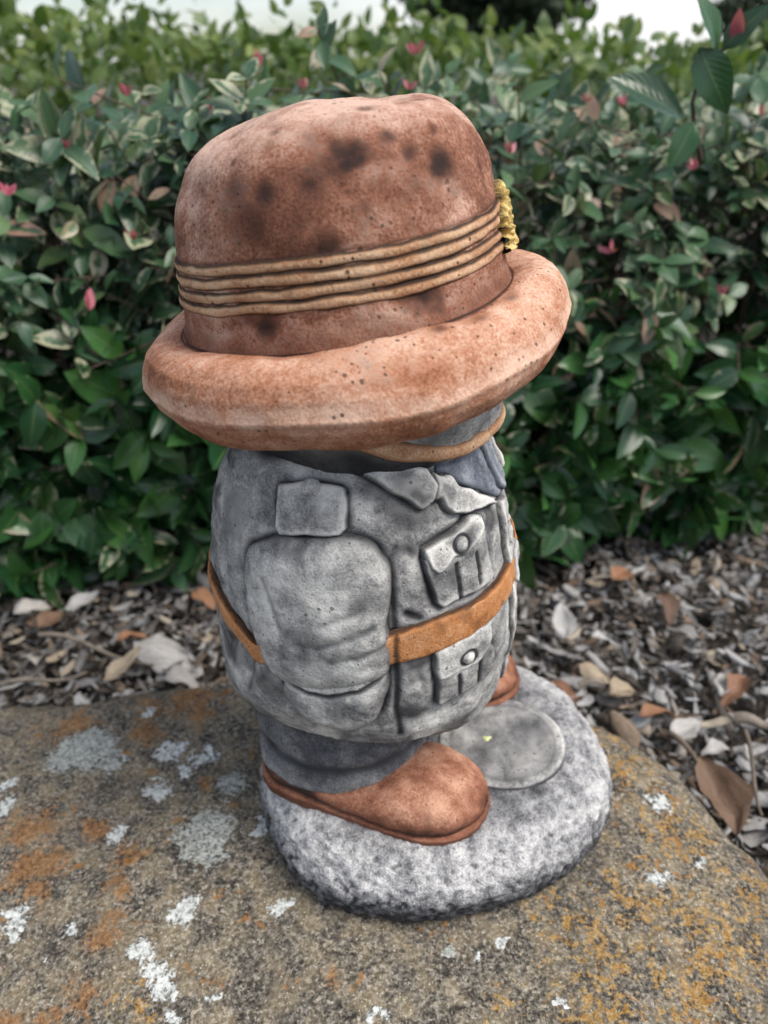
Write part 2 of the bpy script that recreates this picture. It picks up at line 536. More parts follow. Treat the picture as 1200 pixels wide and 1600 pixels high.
PALE = [px_spot(110, 1172, 50), px_spot(140, 1160, 45), px_spot(320, 1295, 50), px_spot(312, 1325, 40), px_spot(365, 1222, 26), px_spot(180, 1180, 26), px_spot(700, 1480, 16)]
WHITE = [px_spot(20, 1425, 22), px_spot(15, 1450, 16), px_spot(5, 1255, 20), px_spot(10, 1215, 18), px_spot(272, 1168, 24), px_spot(322, 1175, 20), px_spot(295, 1198, 14), px_spot(245, 1230, 26), px_spot(178, 1305, 22),
         px_spot(290, 1412, 28), px_spot(445, 1420, 20), px_spot(215, 1490, 26), px_spot(240, 1520, 28), px_spot(255, 1550, 24), px_spot(270, 1583, 14), px_spot(105, 1440, 14), px_spot(325, 1555, 9), px_spot(585, 1592, 26, .5),
         px_spot(407, 1285, 14), px_spot(170, 1158, 12), px_spot(785, 1475, 9), px_spot(757, 1495, 8), px_spot(1090, 1335, 11), px_spot(1028, 1370, 22), px_spot(1035, 1250, 24), px_spot(880, 1560, 9), px_spot(68, 1495, 8), px_spot(228, 1100, 12)]
RUST = [px_spot(50, 1290, 60), px_spot(70, 1340, 45), px_spot(30, 1350, 40), px_spot(150, 1290, 34), px_spot(200, 1330, 26), px_spot(165, 1450, 46), px_spot(190, 1395, 30), px_spot(225, 1325, 20), px_spot(110, 1130, 50), px_spot(230, 1140, 40),
        px_spot(235, 1100, 40), px_spot(60, 1380, 34), px_spot(120, 1550, 46), px_spot(15, 1570, 40), px_spot(60, 1590, 30), px_spot(180, 1370, 24), px_spot(310, 1105, 40), px_spot(330, 1215, 18), px_spot(300, 1085, 50), px_spot(515, 1525, 20)]
YELLOW = [px_spot(980, 1200, 80), px_spot(1060, 1290, 90), px_spot(1000, 1400, 110), px_spot(930, 1470, 90), px_spot(1120, 1450, 120), px_spot(1080, 1550, 110), px_spot(940, 1560, 100), px_spot(870, 1440, 70), px_spot(790, 1560, 40), px_spot(1180, 1380, 80), px_spot(960, 1130, 60), px_spot(220, 1580, 60)]

def rock_material():
    t = NT('lichen_rock')
    co = t.coord('Object')
    cell = t.n('ShaderNodeTexVoronoi', feature='F1'); t.l(co, cell.inputs['Vector']); cell.inputs['Scale'].default_value = 620
    sepc = t.n('ShaderNodeSeparateColor'); t.l(cell.outputs['Color'], sepc.inputs[0])
    grain = sepc.outputs[0]
    gr2 = t.noise(co, 330, 3, .75)
    mid = t.noise(co, 55, 3, .7)
    big = t.noise(co, 11, 3, .6)
    lay = t.math('ADD', t.math('MULTIPLY', grain, .34), t.math('MULTIPLY', t.math('SUBTRACT', gr2, .5), 1.25))
    lay = t.math('ADD', lay, t.math('MULTIPLY', mid, .60))
    c = t.ramp(lay, [(.20, (.030, .027, .023)), (.38, (.092, .082, .068)), (.56, (.200, .178, .146)), (.82, (.46, .42, .35))])
    c = t.mix(t.math('MULTIPLY', t.maprange(mid, .42, .64), .50), c, (.235, .180, .100))
    c = t.mix(t.math('MULTIPLY', t.maprange(big, .46, .64), .28), c, (.075, .068, .060))
    sp = t.maprange(t.voro(co, 330), .22, .10)
    sp = t.math('MULTIPLY', sp, t.maprange(mid, .48, .60))
    c = t.mix(t.math('MULTIPLY', sp, .8), c, (.55, .53, .46))
    edge = t.math('ADD', t.math('MULTIPLY', t.math('SUBTRACT', t.noise(co, 95, 3, .7, .5), .5), 1.25), t.math('MULTIPLY', t.math('SUBTRACT', gr2, .5), 1.3))
    edge2 = t.math('ADD', t.math('MULTIPLY', t.math('SUBTRACT', t.noise(t.mapping(co, loc=(3, 5, 1)), 160, 3, .7, .4), .5), 1.7), t.math('MULTIPLY', t.math('SUBTRACT', gr2, .5), 1.0))
    # yellow-orange crust, broken into flecks
    y = t.maprange(t.math('ADD', t.math('MULTIPLY', t.attr('yellow'), .42), edge2), .36, .52)
    ycol = t.ramp(gr2, [(.35, (.27, .125, .022)), (.55, (.40, .22, .045)), (.72, (.46, .35, .15))])
    c = t.mix(t.math('MULTIPLY', y, .64), c, ycol)
    # a scatter of orange everywhere
    sc = t.maprange(t.math('ADD', t.noise(t.mapping(co, loc=(1, 2, 7)), 38, 3, .75, .6), t.math('MULTIPLY', edge2, .12)), .62, .70)
    c = t.mix(t.math('MULTIPLY', sc, .7), c, (.31, .135, .028))
    r = t.maprange(t.math('ADD', t.math('MULTIPLY', t.attr('rust'), .85), edge), .42, .84)
    rcol = t.ramp(gr2, [(.35, (.185, .075, .022)), (.6, (.31, .150, .050)), (.75, (.38, .25, .12))])
    c = t.mix(t.math('MULTIPLY', r, .70), c, rcol)
    p = t.maprange(t.math('ADD', t.attr('pale'), t.math('MULTIPLY', edge, .75)), .42, .58)
    pcol = t.ramp(t.math('ADD', t.math('MULTIPLY', gr2, .6), t.math('MULTIPLY', grain, .4)), [(.30, (.14, .145, .13)), (.50, (.33, .345, .32)), (.70, (.50, .51, .47))])
    c = t.mix(t.math('MULTIPLY', p, .92), c, pcol)
    w = t.maprange(t.math('ADD', t.attr('white'), edge), .42, .72)
    wcol = t.ramp(gr2, [(.34, (.16, .16, .14)), (.50, (.50, .52, .50)), (.66, (.70, .71, .69))])
    c = t.mix(w, c, wcol)
    h = t.math('ADD', t.math('MULTIPLY', grain, .5), gr2)
    h = t.math('ADD', h, t.math('MULTIPLY', t.math('MAXIMUM', w, t.math('MULTIPLY', p, .6)), .5))
    h = t.math('ADD', h, mid)
    t.set(Base_Color=c, Roughness=.92, Normal=t.bump(h, .75, .0022))
    t.b.inputs['Specular IOR Level'].default_value = .2
    return t.m
M['rock'] = rock_material()

def soil_material():
    t = NT('dark_mulch_soil')
    co = t.coord('Object')
    n = t.noise(co, 55, 6, .7)
    c = t.ramp(n, [(.3, (.012, .010, .008)), (.5, (.04, .033, .026)), (.7, (.10, .082, .065))])
    t.set(Base_Color=c, Roughness=.95, Normal=t.bump(n, .8, .01))
    return t.m
M['soil'] = soil_material()

# one sheet to the horizon, finer near the boulder
gx = np.concatenate([[-900, -200, -50, -12, -4], np.linspace(-1.6, 1.6, 130), [4, 12, 50, 200, 900]])
gy = np.concatenate([[-900, -200, -50, -12, -4], np.linspace(-1.2, 1.6, 110), [4, 12, 50, 200, 900]])
GX, GY = np.meshgrid(gx, gy, indexing='ij')
def ground_z(X, Y):
    p = np.stack([X, Y, 0 * X], -1)
    near = np.exp(-(X ** 2 + Y ** 2) / 4.0)
    return GZ + near * (.012 * vnoise(p, 6, 2) + .006 * vnoise(p, 16, 3)) + .02 * sstep(np.hypot(X - .6, Y - .42), .45, 0)
G = np.stack([GX, GY, ground_z(GX, GY)], -1).reshape(-1, 3)
ground = obj('ground', make_mesh('ground', G, grid_faces(len(gx), len(gy))), M['soil'])
tag(ground, 'dark soil under the leaf litter', 'ground', kind='structure')
boulder = build_rock()

# ------------------------------------------------------------------ the statue
statue = empty('garden_statue', (0.037, 0.050, 0.0))
tag(statue, 'painted concrete soldier statue with brown slouch hat standing on the boulder', 'statue')
def at_root(o, loc, rot=(0, 0, 0)):
    """place a part by scene coordinates under the statue"""
    o.parent = statue
    o.location = Vector(loc) - statue.location
    o.rotation_euler = rot
    return o

# ---- base
def build_base():
    nu, nv = 420, 190
    th = np.linspace(0, 2 * np.pi, nu, endpoint=False)
    t = np.linspace(0, 1, nv)
    # profile from the middle of the top, over the rounded rim to the underside
    PR = np.array([(0.0, .0455), (.30, .0455), (.60, .0450), (.78, .0435), (.885, .0390), (.955, .0310), (.995, .0200), (1.0, .0120), (.985, .0050), (.955, .0006), (.90, -.003), (.5, -.004)])
    d = np.concatenate([[0], np.cumsum(np.linalg.norm(np.diff(PR * [1, 8], axis=0), axis=1))])
    d /= d[-1]
    _, pr = smooth_table(d, PR[:, 0], 0, 1, 22)
    _, pz = smooth_table(d, PR[:, 1], 0, 1, 22)
    k = np.linspace(0, 1, 1001)
    r, z = np.interp(t, k, pr), np.interp(t, k, pz)
    r[0] = 1e-4
    TH, RR = np.meshgrid(th, r, indexing='ij')
    ZZ = np.ones((nu, 1)) * z
    ax, ay = .1265, .1090
    ang = TH - R(14)
    rad = (np.abs(np.cos(ang) / ax) ** 2.3 + np.abs(np.sin(ang) / ay) ** 2.3) ** (-1 / 2.3)
    P = np.stack([RR * rad * np.cos(TH), RR * rad * np.sin(TH), ZZ], -1)
    n = normals_grid(P, True) * -1
    n[:, :3] = (0, 0, 1)
    side = sstep(RR, .55, .95)
    rough = fbm(P + .004 * np.stack([vnoise(P, 90, 71), vnoise(P, 90, 72), vnoise(P, 90, 73)], -1), 270, 3, .6, 31)
    P = P + n * (.0022 * vnoise(P, 28, 3) * side + (.0003 + .0010 * side) * rough)[..., None]
    P[..., 2] = np.maximum(P[..., 2], -.002)
    hollow = np.clip(-rough * .9, 0, 1) * side
    wash_shade = np.clip(.70 * hollow + .62 * sstep(-ZZ, -.031, -.008) + .42 * (1 - side), 0, 1)  # pigment in the hollows; the dark lower side is painted shade
    dry = .9 * side * sstep(ZZ, .014, .032) + .25  # upper rim lightened in the colour, as if lit from above
    me = make_mesh('base', P.reshape(-1, 3), grid_faces(nu, nv, True, flip=True), {'wash_shade': wash_shade.ravel(), 'dry': dry.ravel()})
    return obj('base', me, M['basegrey'], statue)
base = build_base()

def build_disc():
    nu, nv = 120, 60
    th = np.linspace(0, 2 * np.pi, nu, endpoint=False)
    PR = np.array([(0, .0052), (.5, .0050), (.78, .0046), (.82, .0043), (.86, .0046), (.93, .0050), (.985, .0042), (1.0, .0020), (1.005, -.004)])
    r = np.interp(np.linspace(0, 1, nv), np.linspace(0, 1, len(PR)), PR[:, 0]); r[0] = 1e-3
    z = np.interp(np.linspace(0, 1, nv), np.linspace(0, 1, len(PR)), PR[:, 1])
    TH, RR = np.meshgrid(th, r, indexing='ij')
    P = np.stack([RR * .0455 * np.cos(TH), RR * .0425 * np.sin(TH), np.ones((nu, 1)) * z], -1)
    P[..., 2] += .0005 * vnoise(P, 90, 2) + .0003 * vnoise(P, 260, 3)
    wash_shade = .34 * (1 - sstep(RR, .80, .95)) + .75 * np.exp(-((RR - 1.0) / .025) ** 2) + .12 * np.exp(-((RR - .82) / .03) ** 2) + .25 * np.clip(vnoise(P, 60, 7), 0, 1)
    dry = .15 * np.exp(-((RR - .93) / .05) ** 2)
    P[..., 2] += .0005 * np.sin(RR * 26 + .6 * np.sin(TH + 1)) * sstep(np.cos(TH - 1.2), -.2, .8) * (RR > .45) * (RR < .95)
    me = make_mesh('disc', P.reshape(-1, 3), grid_faces(nu, nv, True, flip=True), {'wash_shade': wash_shade.ravel(), 'dry': dry.ravel()})
    return obj('disc', me, M['grey'], base, (.0470, -.0035, .0422), (0, 0, R(15)))
disc = build_disc()
_a = np.linspace(0, 2 * np.pi, 12, endpoint=False)
_r = .0030 * (1 + .3 * np.sin(3 * _a + 1))
_fv = np.vstack([np.stack([_r * np.cos(_a), _r * .75 * np.sin(_a), 0 * _a], -1), np.stack([_r * .6 * np.cos(_a), _r * .45 * np.sin(_a), 0 * _a + .0006], -1), [[0, 0, .0007]]])
_ff = [np.array([[i, (i + 1) % 12, 12 + (i + 1) % 12, 12 + i] for i in range(12)]), np.array([[12 + i, 12 + (i + 1) % 12, 24] for i in range(12)])]
M['fleck'] = NT('pale_green_fleck').set(Base_Color=(.55, .60, .28, 1), Roughness=.8).m
obj('fleck', make_mesh('fleck', _fv, _ff), M['fleck'], disc, (-.010, .004, .0052))

# ---- legs
def build_leg(side):
    nu, nv = 160, 90
    th = np.linspace(0, 2 * np.pi, nu, endpoint=False)
    t = np.linspace(0, 1, nv)
    TH, Tt = np.meshgrid(th, t, indexing='ij')
    z = .0535 + Tt * .080
    k = 1.03 - .10 * Tt + .035 * np.exp(-((Tt - .10) / .09) ** 2) - .03 * np.exp(-((Tt - .30) / .05) ** 2) + .03 * np.exp(-((Tt - .46) / .08) ** 2)
    flare = np.where(Tt < .06, (Tt / .06) ** .5 * .10 + .90, 1)
    P = np.stack([(.0545 * k * flare * np.cos(TH) - .0115), .0455 * k * flare * np.sin(TH) + side * .0255, z + .004 * np.cos(TH) * (1 - Tt)], -1)
    n = normals_grid(P, True)
    wr = .0016 * vnoise(P * [1, 1, 2.4], 55, 7) + .0008 * vnoise(P, 140, 8)
    P = P + n * wr[..., None]
    wash_shade = np.clip(.65 * sstep(Tt, .55, .75) + .6 * np.exp(-((Tt - .28) / .05) ** 2) + .7 * (Tt < .03) - 150 * wr * .5, 0, 1)
    dry = np.exp(-((Tt - .10) / .07) ** 2) * .9
    me = make_mesh('trouser_leg', P.reshape(-1, 3), grid_faces(nu, nv, True), {'wash_shade': wash_shade.ravel(), 'dry': dry.ravel()})
    o = obj('trouser_leg', me, M['trouser'])
    return at_root(o, BODY_LOC, (0, 0, BODY_YAW))
legs = [build_leg(-1), build_leg(1)]

# ---- boots
def build_boot(loc, yaw, mirror):
    """boot length along +x from the heel at 0; upper and sole are separate meshes"""
    L = .153
    uk = np.array([0, .03, .10, .22, .36, .50, .64, .78, .88, .95, .985, 1.0])
    wk = np.array([.006, .018, .0255, .0280, .0290, .0305, .0330, .0345, .0345, .0345, .0345, .0345])
    hk = np.array([.010, .014, .016, .016, .017, .020, .0268, .0270, .0238, .0188, .0130, .006])
    us = np.concatenate([np.linspace(0, .1, 16, endpoint=False), np.linspace(.1, .88, 60, endpoint=False), 1 - (np.linspace(1, 0, 34) ** 1.8) * .12])
    def sm(K, k=5):
        v = np.interp(us, uk, K); kk = np.ones(k) / k
        vp = np.pad(v, k // 2, mode='edge'); return np.convolve(vp, kk, 'valid')
    w, h = sm(wk), sm(hk)
    w = w * np.where(us > .72, np.sqrt(np.clip(1 - ((us - .72) / .28) ** 2.3, .004, 1)), 1)
    off = -.004 * np.sin(us * np.pi) * (1 if not mirror else -1)
    nv = 60
    ph = np.linspace(-.18 * np.pi, 1.18 * np.pi, nv)
    U, PH = np.meshgrid(np.arange(len(us)), ph, indexing='ij')
    c, s = np.cos(PH), np.sin(PH)
    e = 2 / 2.5
    y = np.sign(c) * np.abs(c) ** e * w[:, None] + off[:, None]
    zz = np.sign(s) * np.abs(s) ** e * np.where(s > 0, h[:, None] - .008, .008) + .008
    x = (us * L)[:, None] + 0 * y
    P = np.stack([x, y, zz], -1)
    n = normals_grid(P, False)
    dn = .0011 * vnoise(P, 45, 5) + .0004 * vnoise(P, 140, 6)
    P = P + n * dn[..., None]
    wash_shade = np.clip(.40 * sstep(fbm(P, 60, 3, .6, 95), 0, 1) + .75 * np.exp(-np.clip(zz - .006, 0, 1) / .0035) + .30 * np.exp(-((us[:, None] - .80) / .10) ** 2) * np.exp(-((PH - 1.3) / .5) ** 2) + .5 * sstep(-us[:, None], -.45, -.2), 0, 1)
    dry = 1.1 * np.exp(-((us[:, None] - .80) / .13) ** 2) * sstep(s, .1, .7)
    root = empty('boot')
    me = make_mesh('upper', P.reshape(-1, 3), grid_faces(len(us), nv, flip=True), {'wash_shade': wash_shade.ravel(), 'dry': dry.ravel()})
    obj('upper', me, M['boot'], root)
    # sole: a welt a little wider than the upper
    ns = 26
    q = np.linspace(-1, 1, ns)
    Q, UU = np.meshgrid(q, np.arange(len(us)))
    prof_w = (w + .0008)[:, None]
    ring_y = np.concatenate([np.ones(5), np.cos(np.linspace(0, np.pi, 14)), -np.ones(5)])
    ring_z = np.concatenate([np.linspace(-.004, .0022, 5), np.sin(np.linspace(0, np.pi, 14)) * .0022 + .0026, np.linspace(.0022, -.004, 5)])
    xs = (us * (L + .004) - .002)[:, None]
    S = np.stack([xs + 0 * ring_y, prof_w * ring_y + off[:, None], ring_z + 0 * xs], -1)
    S += .00025 * np.stack([vnoise(S, 90, 1), vnoise(S, 120, 2), vnoise(S, 120, 3)], -1)
    me = make_mesh('sole', S.reshape(-1, 3), grid_faces(len(us), len(ring_y), flip=True), {'wash_shade': np.clip(.55 - 0 * S[..., 2], 0, 1).ravel() * (.6 + .4 * (S[..., 2] < .001).ravel()), 'dry': 0 * S[..., 0].ravel()})
    obj('sole', me, M['boot'], root)
    return at_root(root, loc, (0, 0, yaw))
boots = [build_boot((-.0795, .0370, .0445), R(-18.5), False), build_boot((-.049, .118, .0445), R(-3), True)]

# ---- jacket and what is carved on it
jacket = empty('jacket_pivot')                      # replaced below by the torso mesh itself
bpy.data.objects.remove(jacket)
jacket = bpy.data.objects.new('jacket', bpy.data.meshes.new('jacket'))
COL.objects.link(jacket)
at_root(jacket, BODY_LOC, (0, 0, BODY_YAW))

ARM = [(-120.6, 0.2371), (-118.3, 0.2451), (-110.5, 0.2523), (-103.8, 0.256), (-80.4, 0.2597), (-71.7, 0.2563), (-67.1, 0.2466), (-66.5, 0.242), (-67.8, 0.2259), (-68.9, 0.2079), (-68.4, 0.1915), (-69.2, 0.1789), (-78.8, 0.1689), (-89.5, 0.1634), (-98.3, 0.1626), (-109.1, 0.1652), (-115.3, 0.1746), (-118.4, 0.1855), (-120.3, 0.2093)]
HAND = [(-107.1, 0.172), (-107.0, 0.1637), (-106.0, 0.1543), (-102.1, 0.1402), (-92.8, 0.1336), (-82.1, 0.1328), (-72.4, 0.1445), (-69.7, 0.1609), (-68.8, 0.1844)]
EPAU = [(-108.0, 0.2789), (-105.2, 0.2807), (-97.9, 0.2824), (-90.3, 0.2829), (-82.3, 0.2824), (-80.0, 0.2804), (-80.9, 0.2592), (-94.2, 0.2577), (-107.2, 0.2546)]
FLAP1 = [(-55.5, 0.2508), (-35.2, 0.2583), (-28.6, 0.256), (-28.1, 0.248), (-35.4, 0.2434), (-39.0, 0.242), (-44.8, 0.2408), (-52.0, 0.2377), (-54.7, 0.2408)]
POCK1 = [(-55.3, 0.2468), (-55.2, 0.2371), (-51.9, 0.2142), (-43.1, 0.2173), (-25.1, 0.2165), (-26.1, 0.2302), (-27.4, 0.2394), (-25.6, 0.2523), (-34.2, 0.2551)]
FLAP2 = [(-53.9, 0.1887), (-30.4, 0.1967), (-30.2, 0.1769), (-35.5, 0.1732), (-41.4, 0.1709), (-46.6, 0.1706), (-52.2, 0.1695), (-53.5, 0.1758)]
POCK2 = [(-53.3, 0.1812), (-51.4, 0.1497), (-49.4, 0.1482), (-42.8, 0.1497), (-33.7, 0.1511), (-27.1, 0.1528), (-28.4, 0.1786), (-44.4, 0.1887)]
COLA = [(-75.5, 0.287), (-67.7, 0.2884), (-54.2, 0.2884), (-47.3, 0.2855), (-45.6, 0.2775), (-48.1, 0.2718), (-53.3, 0.2692), (-64.2, 0.2798), (-69.5, 0.2838)]
COLB = [(-46.4, 0.285), (-29.5, 0.2698), (-12.4, 0.2531), (-18.3, 0.2537), (-31.4, 0.2597), (-41.7, 0.2632), (-44.8, 0.2683), (-45.1, 0.2715), (-47.9, 0.2715), (-45.6, 0.2775)]
SHIRT = [(-46, .2860), (-27, .2690), (-8, .2515), (0, .2480), (8, .2515), (27, .2690), (46, .2860), (20, .2895), (-20, .2895)]

def arm_fold(S, Z, sd):
    th = np.degrees(S / RS)
    sgn = -1.0
    a = np.abs(th)
    f = np.zeros(S.shape); w = np.zeros(S.shape)
    # creases at the elbow
    for (a0, z0, a1, z1, dpt, wd) in ((-74, .212, -92, .198, .0016, .0028), (-70, .200, -88, .190, .0012, .0024), (-76, .224, -90, .213, .0010, .003), (-104, .205, -110, .232, .0012, .002)):
        ax, bx = math.radians(abs(a0)) * RS, math.radians(abs(a1)) * RS
        e = np.array([bx - ax, z1 - z0])
        Sx = np.abs(S)
        tt = np.clip(((Sx - ax) * e[0] + (Z - z0) * e[1]) / (e @ e), 0, 1)
        d = np.hypot(Sx - ax - e[0] * tt, Z - z0 - e[1] * tt)
        f -= dpt * np.exp(-(d / wd) ** 2)
        w = np.maximum(w, .55 * np.exp(-(d / (wd * .9)) ** 2))
    w = np.maximum(w, .35 * sstep(vnoise(np.stack([S, Z, 0 * S], -1), 48, 12), .2, .8))
    return f, w

for mir in (False, True):
    sl = relief('sleeve', ARM, .0095, .0170, jacket, M['grey'], step=.0010, it=2, mirror=mir, edge_wash=.0022, fold=arm_fold, dryk=.5)
    relief('hand', HAND, .0080, .012, jacket, M['trouser'] if False else M['grey'], step=.0010, it=2, mirror=mir, edge_wash=.0030, outline=True,
           lines=[[(-105.7, 0.17), (-97.6, 0.1654), (-89.0, 0.1654), (-78.7, 0.1706), (-69.7, 0.1815)]], dryk=.4)
    relief('epaulette', EPAU, .0028, .0016, jacket, M['grey'], mirror=mir, edge_wash=.0015, base=.0008, dryk=1.2, step=.0007, it=1)
    relief('pocket', POCK1, .0022, .0014, jacket, M['grey'], mirror=mir, edge_wash=.0028, step=.0007,
           lines=[[(-43.8, 0.2377), (-43.1, 0.2173)], [(-34.7, 0.2385), (-33.9, 0.2196)]], dryk=.7)
    relief('pocket_flap', FLAP1, .0042, .0016, jacket, M['grey'], mirror=mir, edge_wash=.0012, step=.0006, it=0, waver=.0016, dryk=1.3, rings=[(-41.3, 0.2474, .0046)])
    relief('pocket', POCK2, .0021, .0014, jacket, M['grey'], mirror=mir, edge_wash=.0028, step=.0007,
           lines=[[(-44.3, 0.1677), (-42.6, 0.1494)], [(-35.4, 0.17), (-33.7, 0.1511)]], dryk=.6)
    relief('pocket_flap', FLAP2, .0038, .0016, jacket, M['grey'], mirror=mir, edge_wash=.0012, step=.0006, it=0, waver=.0016, dryk=1.0, rings=[(-41.3, 0.1789, .0045)])
    relief('collar', COLA, .0032, .0014, jacket, M['grey'], mirror=mir, edge_wash=.0011, step=.0007, it=0, waver=.0018, base=.0008, dryk=1.4)
    relief('lapel', COLB, .0036, .0014, jacket, M['grey'], mirror=mir, edge_wash=.0011, step=.0007, it=0, waver=.0018, base=.0008, dryk=1.4)
    for (a, z, off, r) in ((-41.3, 0.2474, 0.0039, .0042), (-41.3, 0.1789, .0035, .0041)):
        a_ = R(-a if mir else a)
        p = torso0(np.array(a_), np.array(z)); n = torso_n(np.array(a_), np.array(z))
        dome('button', p + n * off, n, r, .0032, M['grey'], jacket)
    a_ = R(93.9 if mir else -93.9)
    p = torso0(np.array(a_), np.array(0.2801)); n = torso_n(np.array(a_), np.array(0.2801))
    dome('shoulder_button', p + n * .0038, n, .0052, .0034, M['grey'], jacket, wash_edge=.25)
relief('shirt', SHIRT, .0012, .004, jacket, M['blue'], it=1, edge_wash=.003, outline=False, dryk=.5)
# tie knot and blade hint inside the V
relief('neck_tie', [(-9, .2865), (9, .2865), (6, .2700), (8, .2560), (0, .2495), (-8, .2560), (-6, .2700)], .0042, .003, jacket, M['blue'], edge_wash=.003, outline=False)
# placket down the front
relief('front_placket', [(-11, .2500), (-9.5, .120), (2.5, .118), (2.5, .2470)], .0022, .0016, jacket, M['grey'], edge_wash=.0016, dryk=1.0)
for z in (.236, .222, .172, .150, .130):
    p = torso0(np.array(R(-4)), np.array(z)); n = torso_n(np.array(R(-4)), np.array(z))
    dome('button', p + n * .0016, n, .0030, .0024, M['grey'], jacket)

# belt: a band all round, slightly lower at the back
def belt_mid(th):
    d = np.degrees(th) % 360
    d = np.where(d > 180, 360 - d, d)
    return np.interp(d, [0, 20, 50, 68, 110, 117, 138, 180], [.2045, .2048, .2000, .1945, .1810, .1775, .1965, .1990])
def build_belt():
    nu, nv = 560, 26
    th = np.linspace(0, 2 * np.pi, nu, endpoint=False)
    prof = np.array([(-1.12, -.0012), (-1.0, .0004), (-.97, .0022), (-.88, .0030), (.88, .0030), (.97, .0022), (1.0, .0004), (1.12, -.0012)])
    v = np.interp(np.linspace(0, 1, nv), np.linspace(0, 1, len(prof)), prof[:, 0])
    h = np.interp(np.linspace(0, 1, nv), np.linspace(0, 1, len(prof)), prof[:, 1])
    mid = belt_mid(th)
    k = np.ones(9) / 9
    mid = np.convolve(np.concatenate([mid[-4:], mid, mid[:4]]), k, 'valid')
    d = np.degrees(th); d = np.where(d > 180, 360 - d, d)
    half = np.interp(d, [0, 25, 60, 117, 138, 180], [.0075, .0083, .0102, .0055, .0058, .0068])
    TH = th[:, None] + 0 * v
    wob = .0009 * vnoise(np.stack([np.cos(TH), np.sin(TH), v + 0 * TH], -1), 14, 2)
    Z = mid[:, None] + half[:, None] * v + wob
    P0 = torso0(TH, Z)
    P = P0 + torso_n(TH, Z) * (h + .0 * TH + soft_noise(P0))[..., None]
    wash_shade = np.clip(.9 * np.exp(-(1.0 - np.abs(v)) / .07), 0, 1) + 0 * TH
    adeg = np.where(d > 180, 0, d)
    wash_shade = np.maximum(wash_shade, .9 * np.exp(-((d[:, None] - 66.3) / 1.3) ** 2))
    wash_shade = np.maximum(wash_shade, .55 * sstep(fbm(P, 70, 3, .6, 91), .25, 1.0))
    me = make_mesh('belt', P.reshape(-1, 3), grid_faces(nu, nv, True), {'wash_shade': wash_shade.ravel(), 'dry': (.6 + 0 * TH).ravel()})
    OUTLINES.append(('belt', mid, half))
    return obj('belt', me, M['belt'], jacket)
belt = build_belt()
relief('belt_buckle', [(-7, .216), (7, .216), (7, .193), (-7, .193)], .0042, .002, jacket, M['grey'], edge_wash=.002)

